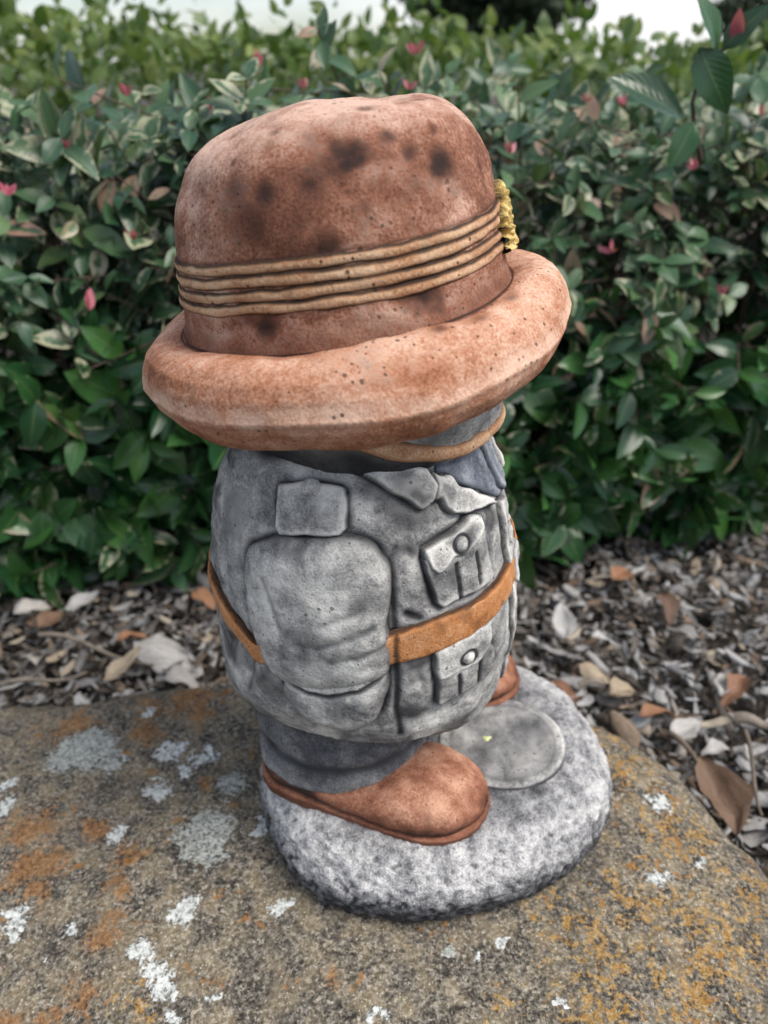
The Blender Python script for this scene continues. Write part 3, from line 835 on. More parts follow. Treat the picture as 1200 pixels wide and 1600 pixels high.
# seams, folds
GROOVES += [
    ([(-67.5, .246), (-64.5, .252)], .0012, .0014), ([(-66.5, .19), (-66, .15), (-63, .125)], .0020, .0022), ([(-66.8, .23), (-66.5, .205)], .0016, .0022),
    ([(-118, .185), (-121, .160), (-126, .140)], .0012, .0022), ([(-121, .20), (-124, .24)], .0007, .0020), ([(-60, .178), (-56, .160)], .0009, .002),
    ([(-62, .215), (-58, .211)], .0022, .0026), ([(-63, .24), (-60, .25)], .0008, .002), ([(-128, .19), (-136, .15)], .0010, .003), ([(-52, .262), (-38, .2605)], .0006, .0014),
]
def build_torso():
    nu, nv = 720, 420
    th = np.linspace(-np.pi, np.pi, nu, endpoint=False)
    z = np.concatenate([np.linspace(.066, .268, 300, endpoint=False), .2995 - .0315 * np.linspace(1, 0, 120) ** 1.5])
    TH, Z = np.meshgrid(th, z, indexing='ij')
    P0 = torso0(TH, Z)
    n = torso_n(TH, Z)
    S = TH * RS
    disp = soft_noise(P0) + .0005 * fbm(P0, 120, 3, .5, 4)
    # loose cloth: soft vertical folds
    disp += .0011 * vnoise(P0 * [1, 1, .35], 60, 14)
    wash_shade = np.zeros(TH.shape)
    for o in OUTLINES:
        if isinstance(o[0], str):
            _, mid, half = o
            m = np.interp(TH.ravel() % (2 * np.pi), np.linspace(0, 2 * np.pi, len(mid), endpoint=False), mid).reshape(TH.shape)
            hf = np.interp(TH.ravel() % (2 * np.pi), np.linspace(0, 2 * np.pi, len(half), endpoint=False), half).reshape(TH.shape)
            sd = hf - np.abs(Z - m)
            gd, wr = .0008, .0022
        else:
            poly, gd, wr = o
            lo, hi = poly.min(0) - .02, poly.max(0) + .02
            box = (S > lo[0]) & (S < hi[0]) & (Z > lo[1]) & (Z < hi[1])
            sd = np.full(TH.shape, -1.0)
            sd[box] = poly_sd(poly, S[box], Z[box])
        out = np.clip(-sd, 0, 1)
        disp -= gd * np.exp(-(out / .0022) ** 2)
        wash_shade = np.maximum(wash_shade, .92 * np.exp(-out / wr))
    for l, dep, wd in GROOVES:
        for sg in (1, -1):
            lp = np.array([(math.radians(a) * RS * sg, zz) for a, zz in l])
            dl = np.full(TH.shape, 1e9)
            for a, b in zip(lp[:-1], lp[1:]):
                e = b - a
                tt = np.clip(((S - a[0]) * e[0] + (Z - a[1]) * e[1]) / (e @ e), 0, 1)
                dl = np.minimum(dl, np.hypot(S - a[0] - e[0] * tt, Z - a[1] - e[1] * tt))
            disp -= dep * np.exp(-(dl / wd) ** 2)
            wash_shade = np.maximum(wash_shade, np.clip(dep / .0018, 0, 1) * .9 * np.exp(-(dl / wd / 1.1) ** 2))
    wash_shade = np.maximum(wash_shade, .9 * sstep(Z + .003 * vnoise(P0, 60, 4), .2835, .2925))  # shade under the hat painted onto the jacket top
    wash_shade = np.maximum(wash_shade, .75 * sstep(-Z, -.118, -.085))
    wash_shade = np.maximum(wash_shade, .45 * sstep(vnoise(P0, 40, 33), .1, .8))
    wash_shade = np.maximum(wash_shade, .55 * sstep(np.abs(np.degrees(TH)), 108, 122) * sstep(-Z, -.170, -.115) * np.clip(.6 + vnoise(P0, 45, 61), 0, 1))
    wash_shade = np.maximum(wash_shade, .60 * sstep(fbm(P0, 60, 3, .6, 62), -.1, 1.0))
    P = P0 + n * disp[..., None]
    F = grid_faces(nu, nv, True)
    V = P.reshape(-1, 3)
    # close top and bottom
    V = np.vstack([V, P[:, 0].mean(0), P[:, -1].mean(0)])
    i = np.arange(nu); j = (i + 1) % nu
    cb = np.stack([j * nv, i * nv, np.full(nu, nu * nv)], -1)
    ct = np.stack([i * nv + nv - 1, j * nv + nv - 1, np.full(nu, nu * nv + 1)], -1)
    wa = np.concatenate([wash_shade.ravel(), [1, 1]])
    return make_mesh('jacket', V, [F, cb, ct], {'wash_shade': wa, 'dry': np.concatenate([.5 * (1 - wash_shade.ravel()) * np.clip(.5 + 1.2 * fbm(P0.reshape(-1, 3), 45, 2, .5, 77), 0, 1.4), [0, 0]])})
old = jacket.data
jacket.data = build_torso()
jacket.data.materials.append(M['grey'])
bpy.data.meshes.remove(old)

# ---- head under the hat
def build_head():
    nu, nv = 260, 140
    th = np.linspace(-np.pi, np.pi, nu, endpoint=False)
    z = np.linspace(.268, .345, nv)
    TH, Z = np.meshgrid(th, z, indexing='ij')
    t = (Z - .268) / .077
    r = np.interp(t, [0, .12, .3, .5, .75, 1], [.050, .064, .0735, .0775, .079, .078])
    f = np.cos(TH)
    x = r * f * np.where(f > 0, .90, .98) + .004 + .004 * t
    y = r * np.sin(TH) * .96
    a = np.degrees(TH)
    nose = .010 * np.exp(-(a / 9.0) ** 2) * np.exp(-((Z - .320) / .010) ** 2)
    chin = .005 * np.exp(-(a / 26.0) ** 2) * np.exp(-((Z - .294) / .009) ** 2)
    mouth = -.003 * np.exp(-(a / 15.0) ** 2) * np.exp(-((Z - .307) / .0018) ** 2)
    lips = .002 * np.exp(-(a / 14.0) ** 2) * np.exp(-((Z - .307) / .006) ** 2)
    eyes = sum(-.004 * np.exp(-((a - s * 21) / 9.0) ** 2) * np.exp(-((Z - .331) / .006) ** 2) for s in (-1, 1))
    rr = nose + chin + mouth + lips + eyes
    P = np.stack([x + rr * np.cos(TH), y + rr * np.sin(TH), Z], -1)
    hair = sstep(np.abs(a), 35, 60)
    n = normals_grid(P, True)
    P = P + n * (.0006 * fbm(P, 130, 3, .6, 3) + .0005 * hair * np.sin(a * .22 + 160 * (Z - .3)))[..., None]
    wash_shade = np.clip((.52 + .3 * vnoise(P, 90, 5)) * np.maximum(sstep(-Z, -.290, -.274), sstep(-Z, -.306, -.292) * sstep(np.abs(a), 40, 60)) + .22 * hair + .15 + 250 * -mouth * .6 + 90 * -eyes, 0, 1)  # neck shade under the hat painted in; mouth and eye hollows stained
    me = make_mesh('head', P.reshape(-1, 3), grid_faces(nu, nv, True), {'wash_shade': wash_shade.ravel(), 'dry': (.3 * (1 - hair)).ravel()})
    o = obj('head', me, M['grey'])
    return at_root(o, BODY_LOC, (0, 0, R(-6)))
head = build_head()
def build_strap():
    """chin strap: up from under the brim, round the chin"""
    a = np.radians(np.linspace(-100, 100, 200))
    A = np.abs(np.degrees(a))
    z = np.interp(A, [0, 20, 40, 55, 70, 85, 100], [.2955, .2935, .2930, .2960, .3010, .3080, .3160])
    t = (z - .268) / .077
    r = np.interp(t, [0, .12, .3, .5, .75, 1], [.050, .064, .0735, .0775, .079, .078]) + .005 * np.exp(-(A / 26.0) ** 2)
    q = np.linspace(0, 2 * np.pi, 14, endpoint=False)
    wz = np.interp(A, [0, 50, 75, 100], [.0034, .0042, .0060, .0060])
    P = np.stack([((r + .0004)[:, None] + .0030 * np.cos(q)) * np.cos(a)[:, None] * np.where(np.cos(a) > 0, .90, .98)[:, None] + .0055, ((r + .0004)[:, None] + .0030 * np.cos(q)) * np.sin(a)[:, None] * .96, z[:, None] + wz[:, None] * np.sin(q)], -1)
    P += .0006 * np.stack([vnoise(P, 120, 1), vnoise(P, 120, 2), vnoise(P, 120, 3)], -1)
    wash_shade = np.clip(np.abs(np.sin(q)) - .35, 0, 1)[None, :] + 0 * a[:, None]
    me = make_mesh('chin_strap', P.reshape(-1, 3), grid_faces(len(a), 14, False, True), {'wash_shade': wash_shade.ravel(), 'dry': (0 * wash_shade + .4).ravel()})
    return obj('chin_strap', me, M['ochre'], head)
build_strap()

# ---- hat
hat = bpy.data.objects.new('hat', bpy.data.meshes.new('hat_tmp'))
COL.objects.link(hat)
at_root(hat, HAT_LOC, (0, HAT_TILT, 0))
DENTS = [  # x, y, z on the crown, radius, depth, stain
    (0.018, -0.074, 0.086, 0.030, 0.0010, 0.54),
    (0.050, -0.062, 0.084, 0.020, 0.0006, 0.54),
    (-0.030, -0.066, 0.083, 0.018, 0.0004, 0.50),
    (0.020, 0.070, 0.085, 0.022, 0.0010, 0.62),
    (-0.060, 0.030, 0.080, 0.018, 0.0008, 0.67),
    (0.030, 0.060, 0.090, 0.010, 0.0008, 0.87),
    (-0.030, 0.065, 0.080, 0.010, 0.0008, 0.87),
    (0.0206, -0.0672, 0.0938, 0.0096, 0.0016, 0.93),
    (0.0159, -0.075, 0.0814, 0.0051, 0.0012, 0.97),
    (0.045, -0.0585, 0.091, 0.006, 0.0014, 0.97),
    (0.0553, -0.0551, 0.0827, 0.009, 0.0014, 0.89),
    (0.0343, -0.0584, 0.0981, 0.006, 0.0007, 0.63),
    (0.0122, -0.0713, 0.0899, 0.0072, 0.0007, 0.63),
    (-0.0312, -0.0526, 0.0965, 0.0024, 0.0006, 0.93),
    (-0.0197, -0.0696, 0.0859, 0.0066, 0.0008, 0.67),
    (0.0004, -0.0737, 0.0861, 0.0042, 0.0006, 0.71),
    (0.02, -0.0763, 0.0743, 0.0114, 0.001, 0.67),
    (-0.0119, -0.05, 0.1042, 0.003, 0.0005, 0.59),
    (-0.0454, -0.0207, 0.1008, 0.0042, 0.0005, 0.54),
    (0.0032, -0.0803, 0.0623, 0.0102, 0.0006, 0.84),
    (0.0413, -0.0679, 0.0756, 0.009, 0.0006, 0.46),
    (-0.0397, -0.0629, 0.0795, 0.009, 0.0006, 0.50),
    (0.0594, -0.0548, 0.0722, 0.0066, 0.0006, 0.54),
    (-0.0294, -0.0777, 0.0345, 0.0114, 0.0008, 0.84),
    (0.0393, -0.0739, 0.0367, 0.0114, 0.0006, 0.84),
    (0.0108, -0.0841, 0.0305, 0.009, 0.0004, 0.54),
    (0.0576, -0.0603, 0.0415, 0.0078, 0.0004, 0.54),
    (-0.0053, -0.0782, 0.0724, 0.006, 0.0004, 0.46),
    (0.0314, -0.0676, 0.0882, 0.0042, 0.0004, 0.50),
    (-0.0507, -0.0453, 0.0878, 0.0036, 0.0004, 0.46),
    (-0.0148, -0.0576, 0.0996, 0.0078, 0.0004, 0.42),
    (0.0381, -0.0717, 0.0641, 0.0066, 0.0003, 0.50),
]
def build_crown():
    nu, nv = 620, 340
    th = np.linspace(-np.pi, np.pi, nu, endpoint=False)
    s = np.linspace(0, 1, nv)
    TH, Sx = np.meshgrid(th, s, indexing='ij')
    P0 = crown0(TH, Sx)
    n = normals_grid(P0, True)
    n[:, -2:] = (0, 0, 1)
    zz = P0[..., 2]
    inband = sstep(zz, .030, .037) * sstep(-zz, -.066, -.059)
    disp = (1 - .9 * inband) * (.0024 * vnoise(P0, 26, 3) + .0013 * vnoise(P0, 60, 4)) + .0003 * vnoise(P0, 150, 6)
    patch = fbm(P0, 55, 4, .6, 40)
    wash_shade = .40 * sstep(patch, .0, .9)
    for (x, y, z, r, dp, wv) in DENTS:
        d = np.linalg.norm(P0 - np.array([x, y, z]), axis=-1)
        disp -= dp * np.exp(-(d / r) ** 2)
        wash_shade = np.maximum(wash_shade, wv * np.clip(.98 + .30 * patch, .5, 1.25) * np.exp(-(d / (r * (1.20 + .45 * patch))) ** 2))
    # lines stained above the cords and along the brim seam
    wash_shade = np.maximum(wash_shade, .75 * np.exp(-np.abs(zz - band_top(TH)) / .0022) * (zz > band_top(TH)))
    lower = (zz < band_bot(TH))
    wash_shade = np.maximum(wash_shade, lower * .45 * np.exp(-((zz - .024) / .012) ** 2))
    wash_shade = np.maximum(wash_shade, .95 * np.exp(-np.abs(zz - .0215) / .0012))
    dry = 1.3 * sstep(zz, .088, .106) + .4 * np.exp(-((zz - .030) / .004) ** 2) + .25
    P = P0 + n * disp[..., None]
    return make_mesh('hat', P.reshape(-1, 3), grid_faces(nu, nv, True), {'wash_shade': np.clip(wash_shade, 0, 1).ravel(), 'dry': dry.ravel()})

def band_top(th):
    return .0590 + .0012 * np.sin(th * 3 + 1)
def band_bot(th):
    return .0370 + .0012 * np.sin(th * 3 + 1)
def crown_rz(z):
    """outer radius and centre shift of the crown at height z"""
    o = np.argsort(_cz)
    return np.interp(z, _cz[o], _cr[o]), .0035 * np.clip(z / .10, 0, 1)

_r = np.random.default_rng(5)
for _k in range(26):
    _p = crown0(np.array(_r.uniform(-np.pi, np.pi)), np.array(_r.uniform(.42, .80)))
    DENTS.append((_p[0], _p[1], _p[2], _r.uniform(.0028, .0070), _r.uniform(.0003, .0010), _r.uniform(.45, .80)))
hat.data = build_crown()
hat.data.materials.append(M['hat'])

for k in range(4):
    nu, nq = 420, 14
    th = np.linspace(0, 2 * np.pi, nu, endpoint=False)
    q = np.linspace(0, 2 * np.pi, nq, endpoint=False)
    zc = band_bot(th) + (band_top(th) - band_bot(th)) * (k + .5) / 4 + .0007 * vnoise(np.stack([np.cos(th), np.sin(th), 0 * th + k], -1), 3.5, k)
    r0, cx = crown_rz(zc)
    hz, hr = .00290, .0021
    swell = 1 + .18 * vnoise(np.stack([np.cos(th), np.sin(th), 0 * th + k], -1), 8, 20 + k)
    rr = (r0 - .0008)[:, None] + hr * np.cos(q) * swell[:, None]
    P = np.stack([rr * np.cos(th)[:, None] + cx[:, None], rr * np.sin(th)[:, None], zc[:, None] + hz * np.sin(q) * swell[:, None]], -1)
    P += .00035 * np.stack([vnoise(P, 160, 1), vnoise(P, 160, 2), vnoise(P, 160, 3)], -1)
    wash_shade = np.clip((np.abs(np.sin(q)) - .25) * 1.7, 0, 1)[None, :] + 0 * th[:, None]
    wash_shade = np.maximum(wash_shade, .42 * sstep(vnoise(P, 45, 50 + k), .25, .8))
    me = make_mesh('band_cord', P.reshape(-1, 3), grid_faces(nu, nq, True, True), {'wash_shade': wash_shade.ravel(), 'dry': (.55 * np.clip(np.cos(q), 0, 1)[None, :] + 0 * th[:, None]).ravel()})
    obj('band_cord', me, M['ochre'], hat)

def build_brim():
    nu, nv = 620, 150
    th = np.linspace(-np.pi, np.pi, nu, endpoint=False)
    # (radius, height) from under the crown, out over the top, round the edge and back underneath
    PR = np.array([(.0820, .0190), (.0870, .0212), (.0918, .0222), (.0975, .0220), (.1035, .0198), (.1084, .0155), (.1116, .0096), (.1130, .0034), (.1130, -.0008), (.1114, -.0055), (.1074, -.0115), (.1024, -.0165), (.0956, -.0205), (.0880, -.0222), (.0800, -.0215), (.0700, -.0180), (.0600, -.0100)])
    d = np.concatenate([[0], np.cumsum(np.linalg.norm(np.diff(PR, axis=0), axis=1))]); d /= d[-1]
    _, pr = smooth_table(d, PR[:, 0], 0, 1, 14)
    _, pz = smooth_table(d, PR[:, 1], 0, 1, 14)
    t = np.linspace(0, 1, nv)
    k = np.linspace(0, 1, 1001)
    r, z = np.interp(t, k, pr), np.interp(t, k, pz)
    TH, RR = np.meshgrid(th, r, indexing='ij')
    ZZ = np.ones((nu, 1)) * z
    out = sstep(RR, .088, .112)
    wob = out * (.0022 * np.sin(2 * TH + .6) + .0014 * np.sin(3 * TH + 2.0) + .0008 * np.sin(7 * TH + 1.0) - .0035 * np.exp(-((np.degrees(TH) + 28) / 16) ** 2))
    RR = RR + .0016 * out * np.sin(3 * TH + .4) + .0008 * out * np.sin(5 * TH)
    P = np.stack([(RR + .0010 * out * np.sin(2 * TH)) * np.cos(TH), RR * np.sin(TH), ZZ + wob], -1)
    n = normals_grid(P, True) * -1
    im = t[np.argmin(np.abs(z - .0010) + (t > .7) * 9 + (r < .105) * 9)]
    ridge = .0007 * np.exp(-((t - im) / .012) ** 2)
    disp = .0016 * vnoise(P, 24, 13) + .0008 * vnoise(P, 70, 14) + .0003 * vnoise(P, 180, 15) + ridge[None, :]
    P = P + n * disp[..., None]
    tt = np.ones((nu, 1)) * t
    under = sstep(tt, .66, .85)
    wash_shade = np.maximum(.95 * np.exp(-np.abs(RR - .0868) / .0010) * (tt < .3), .25 * under)
    wash_shade = np.maximum(wash_shade, .35 * np.exp(-((tt - im - .022) / .008) ** 2))
    wash_shade = np.maximum(wash_shade, .40 * sstep(vnoise(P, 30, 60), .25, .8) * (tt < .3))
    deg = np.degrees(TH)
    for (da, dr, wa, wr, ws) in ((-62, .0925, 9, .0050, .75), (-50, .0965, 8, .0060, .60), (-30, .0930, 7, .0060, .65), (-104, .0930, 10, .0035, .50), (-78, .0935, 6, .0040, .45), (-18, .0985, 6, .0040, .40), (70, .094, 12, .006, .6), (140, .094, 12, .006, .6)):
        wash_shade = np.maximum(wash_shade, ws * (tt < .35) * np.exp(-((deg - da) / wa) ** 2 - ((RR - dr) / wr) ** 2) * np.clip(.8 + .8 * vnoise(P, 110, 81), 0, 1.2))
    dry = 1.2 * np.exp(-((tt - im + .02) / .05) ** 2) + .8 * np.exp(-((tt - .16) / .08) ** 2)
    me = make_mesh('brim', P.reshape(-1, 3), grid_faces(nu, nv, True, flip=True), {'wash_shade': np.clip(wash_shade, 0, 1).ravel(), 'dry': dry.ravel()})
    return obj('brim', me, M['brim'], hat)
brim = build_brim()

def build_badge():
    """rising-sun shaped metal badge: a fan of rays over a crown and scroll, on the front of the band"""
    nu, nv = 90, 90
    ys = np.linspace(-.030, .030, nu)
    zs = np.linspace(-.004, .040, nv)
    Y, Z = np.meshgrid(ys, zs, indexing='ij')
    ang = np.degrees(np.arctan2(Y, Z + .001))
    rad = np.hypot(Y, Z)
    lim = .030 + .0028 * np.abs(((ang / 11.0) % 1) - .5) * 2
    sd = np.minimum(lim - rad, Z + .002)
    scroll = (np.abs(Y) < .020) & (Z < .0075)
    sd = np.maximum(sd, np.where(scroll, np.minimum(np.minimum(.020 - np.abs(Y), .0075 - Z), Z + .004), -1))
    sd = np.where(Z < -.0035, -.01, sd)
    h = .0058 * np.clip(sd / .0016, 0, 1) ** .5
    h = h + .0012 * np.cos(np.radians(ang / 11.0 * 360)) * (rad > .012) * (sd > 0) + .0026 * np.exp(-((rad - .004) / .006) ** 2) * (sd > 0)
    h = h + .0022 * vnoise(np.stack([Y, Z, 0 * Y], -1), 300, 3) * (sd > 0)
    h = np.where(sd < 0, -.012, h)
    zl = Z * .86 + .0375
    r0, cx = crown_rz(zl)
    th = Y / .088
    rr = r0 + .0004 + h * .72
    P = np.stack([rr * np.cos(th) + cx, rr * np.sin(th), zl], -1)
    k = (sd > -.0009).ravel()
    F = grid_faces(nu, nv)
    F = F[k[F].all(1)]
    used = np.unique(F); rm = np.full(nu * nv, -1); rm[used] = np.arange(len(used))
    wash_shade = np.clip(.9 * np.exp(-np.clip(sd, 0, 1) / .0012) + .35 * sstep(vnoise(np.stack([Y, Z, 0 * Y], -1), 300, 9), .2, .8), 0, 1)
    me = make_mesh('badge', P.reshape(-1, 3)[used], rm[F], {'wash_shade': wash_shade.ravel()[used], 'dry': np.full(len(used), .9)})
    return obj('badge', me, M['gold'], hat)
badge = build_badge()

# ------------------------------------------------------------------ plants
def at_plane(px, py, Y):
    """the point at depth Y that a photograph position falls on"""
    dx, dy = (px - 600) / 1200.0, (py - 800) / 1200.0
    cp, sp = math.cos(R(30)), math.sin(R(30))
    d = np.array([dx, cp - dy * sp, -sp - dy * cp])
    return np.array([0, -.345, .46]) + d * ((Y + .345) / d[1])
def at_ground(px, py, z):
    dx, dy = (px - 600) / 1200.0, (py - 800) / 1200.0
    cp, sp = math.cos(R(30)), math.sin(R(30))
    d = np.array([dx, cp - dy * sp, -sp - dy * cp])
    return np.array([0, -.345, .46]) + d * ((.46 - z) / -d[2])

def leaf_template(L=1.0, W=.25, fold=.25, curl=.25, twist=0.0, seg=7, cols=5, wave=0.0, tip=.8, thick=False):
    v = np.linspace(0, 1, seg)
    u = np.linspace(-1, 1, cols)
    V, U = np.meshgrid(v, u, indexing='ij')
    w = W * np.sin(np.pi * np.clip(V, 0, 1) ** tip) ** .85 + .006
    w = np.where(V > .985, .004, w)
    x = U * w
    y = V * L
    z = fold * np.abs(x) - curl * L * V ** 2 + wave * np.sin(V * 11 + U * 2) * np.abs(U) * W
    a = twist * V
    x, z = x * np.cos(a) - z * np.sin(a), x * np.sin(a) + z * np.cos(a)
    P = np.stack([x, y, z], -1).reshape(-1, 3)
    uv = np.stack([U * .5 + .5, V], -1).reshape(-1, 2)
    return P, grid_faces(seg, cols, flip=True), uv

def frames(D, N):
    """(n,3,3) matrices with columns x, y(tip direction), z(leaf normal)"""
    D = D / np.linalg.norm(D, axis=1, keepdims=True)
    N = N - (N * D).sum(1, keepdims=True) * D
    N = N / (np.linalg.norm(N, axis=1, keepdims=True) + 1e-9)
    X = np.cross(D, N)
    return np.stack([X, D, N], -1)

def merge_pieces(name, templates, pick, Fm, pos, scl, attrs, mat, parent=None, smooth=True):
    """one mesh of many small pieces (only for what cannot be counted)"""
    Vs, Fs, UVs, At, off = [], [], [], {k: [] for k in attrs}, 0
    for k, (tv, tf, tuv) in enumerate(templates):
        ii = np.where(pick == k)[0]
        if not len(ii): continue
        v = np.einsum('nij,nvj->nvi', Fm[ii], tv[None] * scl[ii][:, None, :]) + pos[ii][:, None, :]
        m = len(tv)
        Vs.append(v.reshape(-1, 3))
        Fs.append((tf[None] + (np.arange(len(ii)) * m)[:, None, None] + off).reshape(-1, tf.shape[1]))
        UVs.append(np.tile(tuv, (len(ii), 1)))
        for a in attrs: At[a].append(np.repeat(attrs[a][ii], m))
        off += len(ii) * m
    me = make_mesh(name, np.concatenate(Vs), np.concatenate(Fs), {a: np.concatenate(At[a]) for a in attrs}, smooth, np.concatenate(UVs))
    return obj(name, me, mat, parent)

def tube(name, pts, radii, mat, parent=None, n=7):
    pts = np.asarray(pts, float)
    radii = np.asarray(radii, float)
    t = np.gradient(pts, axis=0)
    t /= np.linalg.norm(t, axis=1, keepdims=True)
    ref = np.where(np.abs(t[:, 2:3]) > .9, np.array([[1., 0, 0]]), np.array([[0., 0, 1.]]))
    a = np.cross(t, ref); a /= np.linalg.norm(a, axis=1, keepdims=True)
    b = np.cross(t, a)
    q = np.linspace(0, 2 * np.pi, n, endpoint=False)
    P = pts[:, None] + radii[:, None, None] * (a[:, None] * np.cos(q)[None, :, None] + b[:, None] * np.sin(q)[None, :, None])
    me = make_mesh(name, P.reshape(-1, 3), grid_faces(len(pts), n, False, True, flip=True), {'rnd': np.full(len(pts) * n, .5)})
    return obj(name, me, mat, parent)

def leaf_material(name, greens, cream, cream_amt, rough=.32, trans=.18, brown=.3, spec=.5, margin=True):
    t = NT(name)
    uv = t.n('ShaderNodeUVMap', uv_map='UVMap').outputs[0]
    co = t.coord('Object')
    rnd = t.math('FRACT', t.math('ADD', t.attr('rnd'), t.n('ShaderNodeObjectInfo').outputs['Random']))
    c = t.ramp(rnd, [(0.0, greens[0]), (.35, greens[1]), (.7, greens[2]), (1.0, greens[3])])
    sep = t.n('ShaderNodeSeparateXYZ'); t.l(uv, sep.inputs[0])
    au = t.math('ABSOLUTE', t.math('SUBTRACT', sep.outputs[0], .5))
    n1 = t.noise(co, 85, 3, .6)
    if margin:
        # pale variegated margins and splashes; only on some leaves
        rnd2 = t.math('FRACT', t.math('MULTIPLY', rnd, 7.31))
        amt = t.math('MULTIPLY', t.math('ADD', t.attr('var'), t.math('MULTIPLY', t.math('SUBTRACT', rnd2, .5), 1.2)), cream_amt)
        e = t.math('ADD', t.math('MULTIPLY', au, 1.1), t.math('MULTIPLY', t.math('SUBTRACT', n1, .5), 1.7))
        m = t.maprange(t.math('ADD', e, amt), .72, .92)
        cc = t.mix(t.maprange(rnd2, .93, .97), cream, (.34, .20, .15))
        c = t.mix(t.math('MULTIPLY', m, .85), c, cc)
    if brown:
        bn = t.maprange(t.noise(t.mapping(co, loc=(4, 1, 2)), 48, 3, .65), .64, .70)
        c = t.mix(t.math('MULTIPLY', bn, brown), c, (.17, .085, .045))
    rib = t.maprange(au, .035, .012)
    c = t.mix(t.math('MULTIPLY', rib, .45), c, (.16, .23, .09))
    vein = t.math('MULTIPLY', t.math('SINE', t.math('ADD', t.math('MULTIPLY', sep.outputs[1], 58.0), t.math('MULTIPLY', au, -38.0))), .5)
    t.set(Base_Color=c, Roughness=rough, Normal=t.bump(vein, .18, .0006))
    t.b.inputs['Specular IOR Level'].default_value = spec
    tr = t.n('ShaderNodeBsdfTranslucent')
    t.l(t.mix(.5, c, (.12, .22, .02)), tr.inputs[0])
    ms = t.n('ShaderNodeMixShader'); ms.inputs[0].default_value = trans
    t.l(t.b.outputs[0], ms.inputs[1]); t.l(tr.outputs[0], ms.inputs[2]); t.l(ms.outputs[0], t.out.inputs[0])
    return t.m

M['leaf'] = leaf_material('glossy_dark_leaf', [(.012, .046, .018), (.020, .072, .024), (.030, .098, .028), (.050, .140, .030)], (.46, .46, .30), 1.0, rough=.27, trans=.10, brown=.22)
M['leafup'] = leaf_material('variegated_grey_green_leaf', [(.022, .066, .034), (.036, .092, .044), (.058, .122, .054), (.090, .155, .058)], (.38, .38, .25), 1.1, rough=.38, spec=.5, trans=.12, brown=.18)  # upper leaves: greens lightened, sky sheen partly put into the colour
M['lime'] = leaf_material('small_lime_leaf', [(.045, .092, .022), (.075, .138, .030), (.130, .195, .045), (.225, .275, .065)], (.3, .3, .1), 0, rough=.4, trans=.35, brown=0, margin=False)
M['pink'] = leaf_material('pink_new_leaf', [(.58, .10, .18), (.60, .15, .22), (.62, .22, .25), (.56, .12, .21)], (.6, .45, .35), .5, rough=.4, trans=.3, brown=0, margin=False)
M['far'] = leaf_material('far_dark_leaf', [(.010, .020, .008), (.016, .030, .012), (.022, .038, .016), (.03, .045, .02)], (.3, .3, .1), 0, rough=.6, trans=.1, brown=0, margin=False)

def bark_material():
    t = NT('brown_bark')
    co = t.coord('Object')
    n = t.noise(t.mapping(co, (1, 1, .3)), 160, 4, .65)
    t.set(Base_Color=t.ramp(n, [(.3, (.035, .024, .017)), (.55, (.10, .072, .052)), (.75, (.19, .15, .115))]), Roughness=.9, Normal=t.bump(n, .6, .002))
    return t.m
M['bark'] = bark_material()

# ---- front hedge
def hedge_front(x, z):
    p = np.stack([x, 0 * x, z], -1)
    y = .455 + .165 * x + .035 * vnoise(p, 5.5, 3) + .018 * vnoise(p, 13, 4)
    y = y + .55 * np.clip(z - .22, 0, 1) ** 1.4 + .25 * np.clip(-.03 - z, 0, 1)
    return y

hedge = empty('variegated_hedge', (.10, .62, GZ))
tag(hedge, 'dense dark green hedge with cream-edged leaves and pink tips right behind the statue', 'hedge')
H_OFF = np.array(hedge.location)

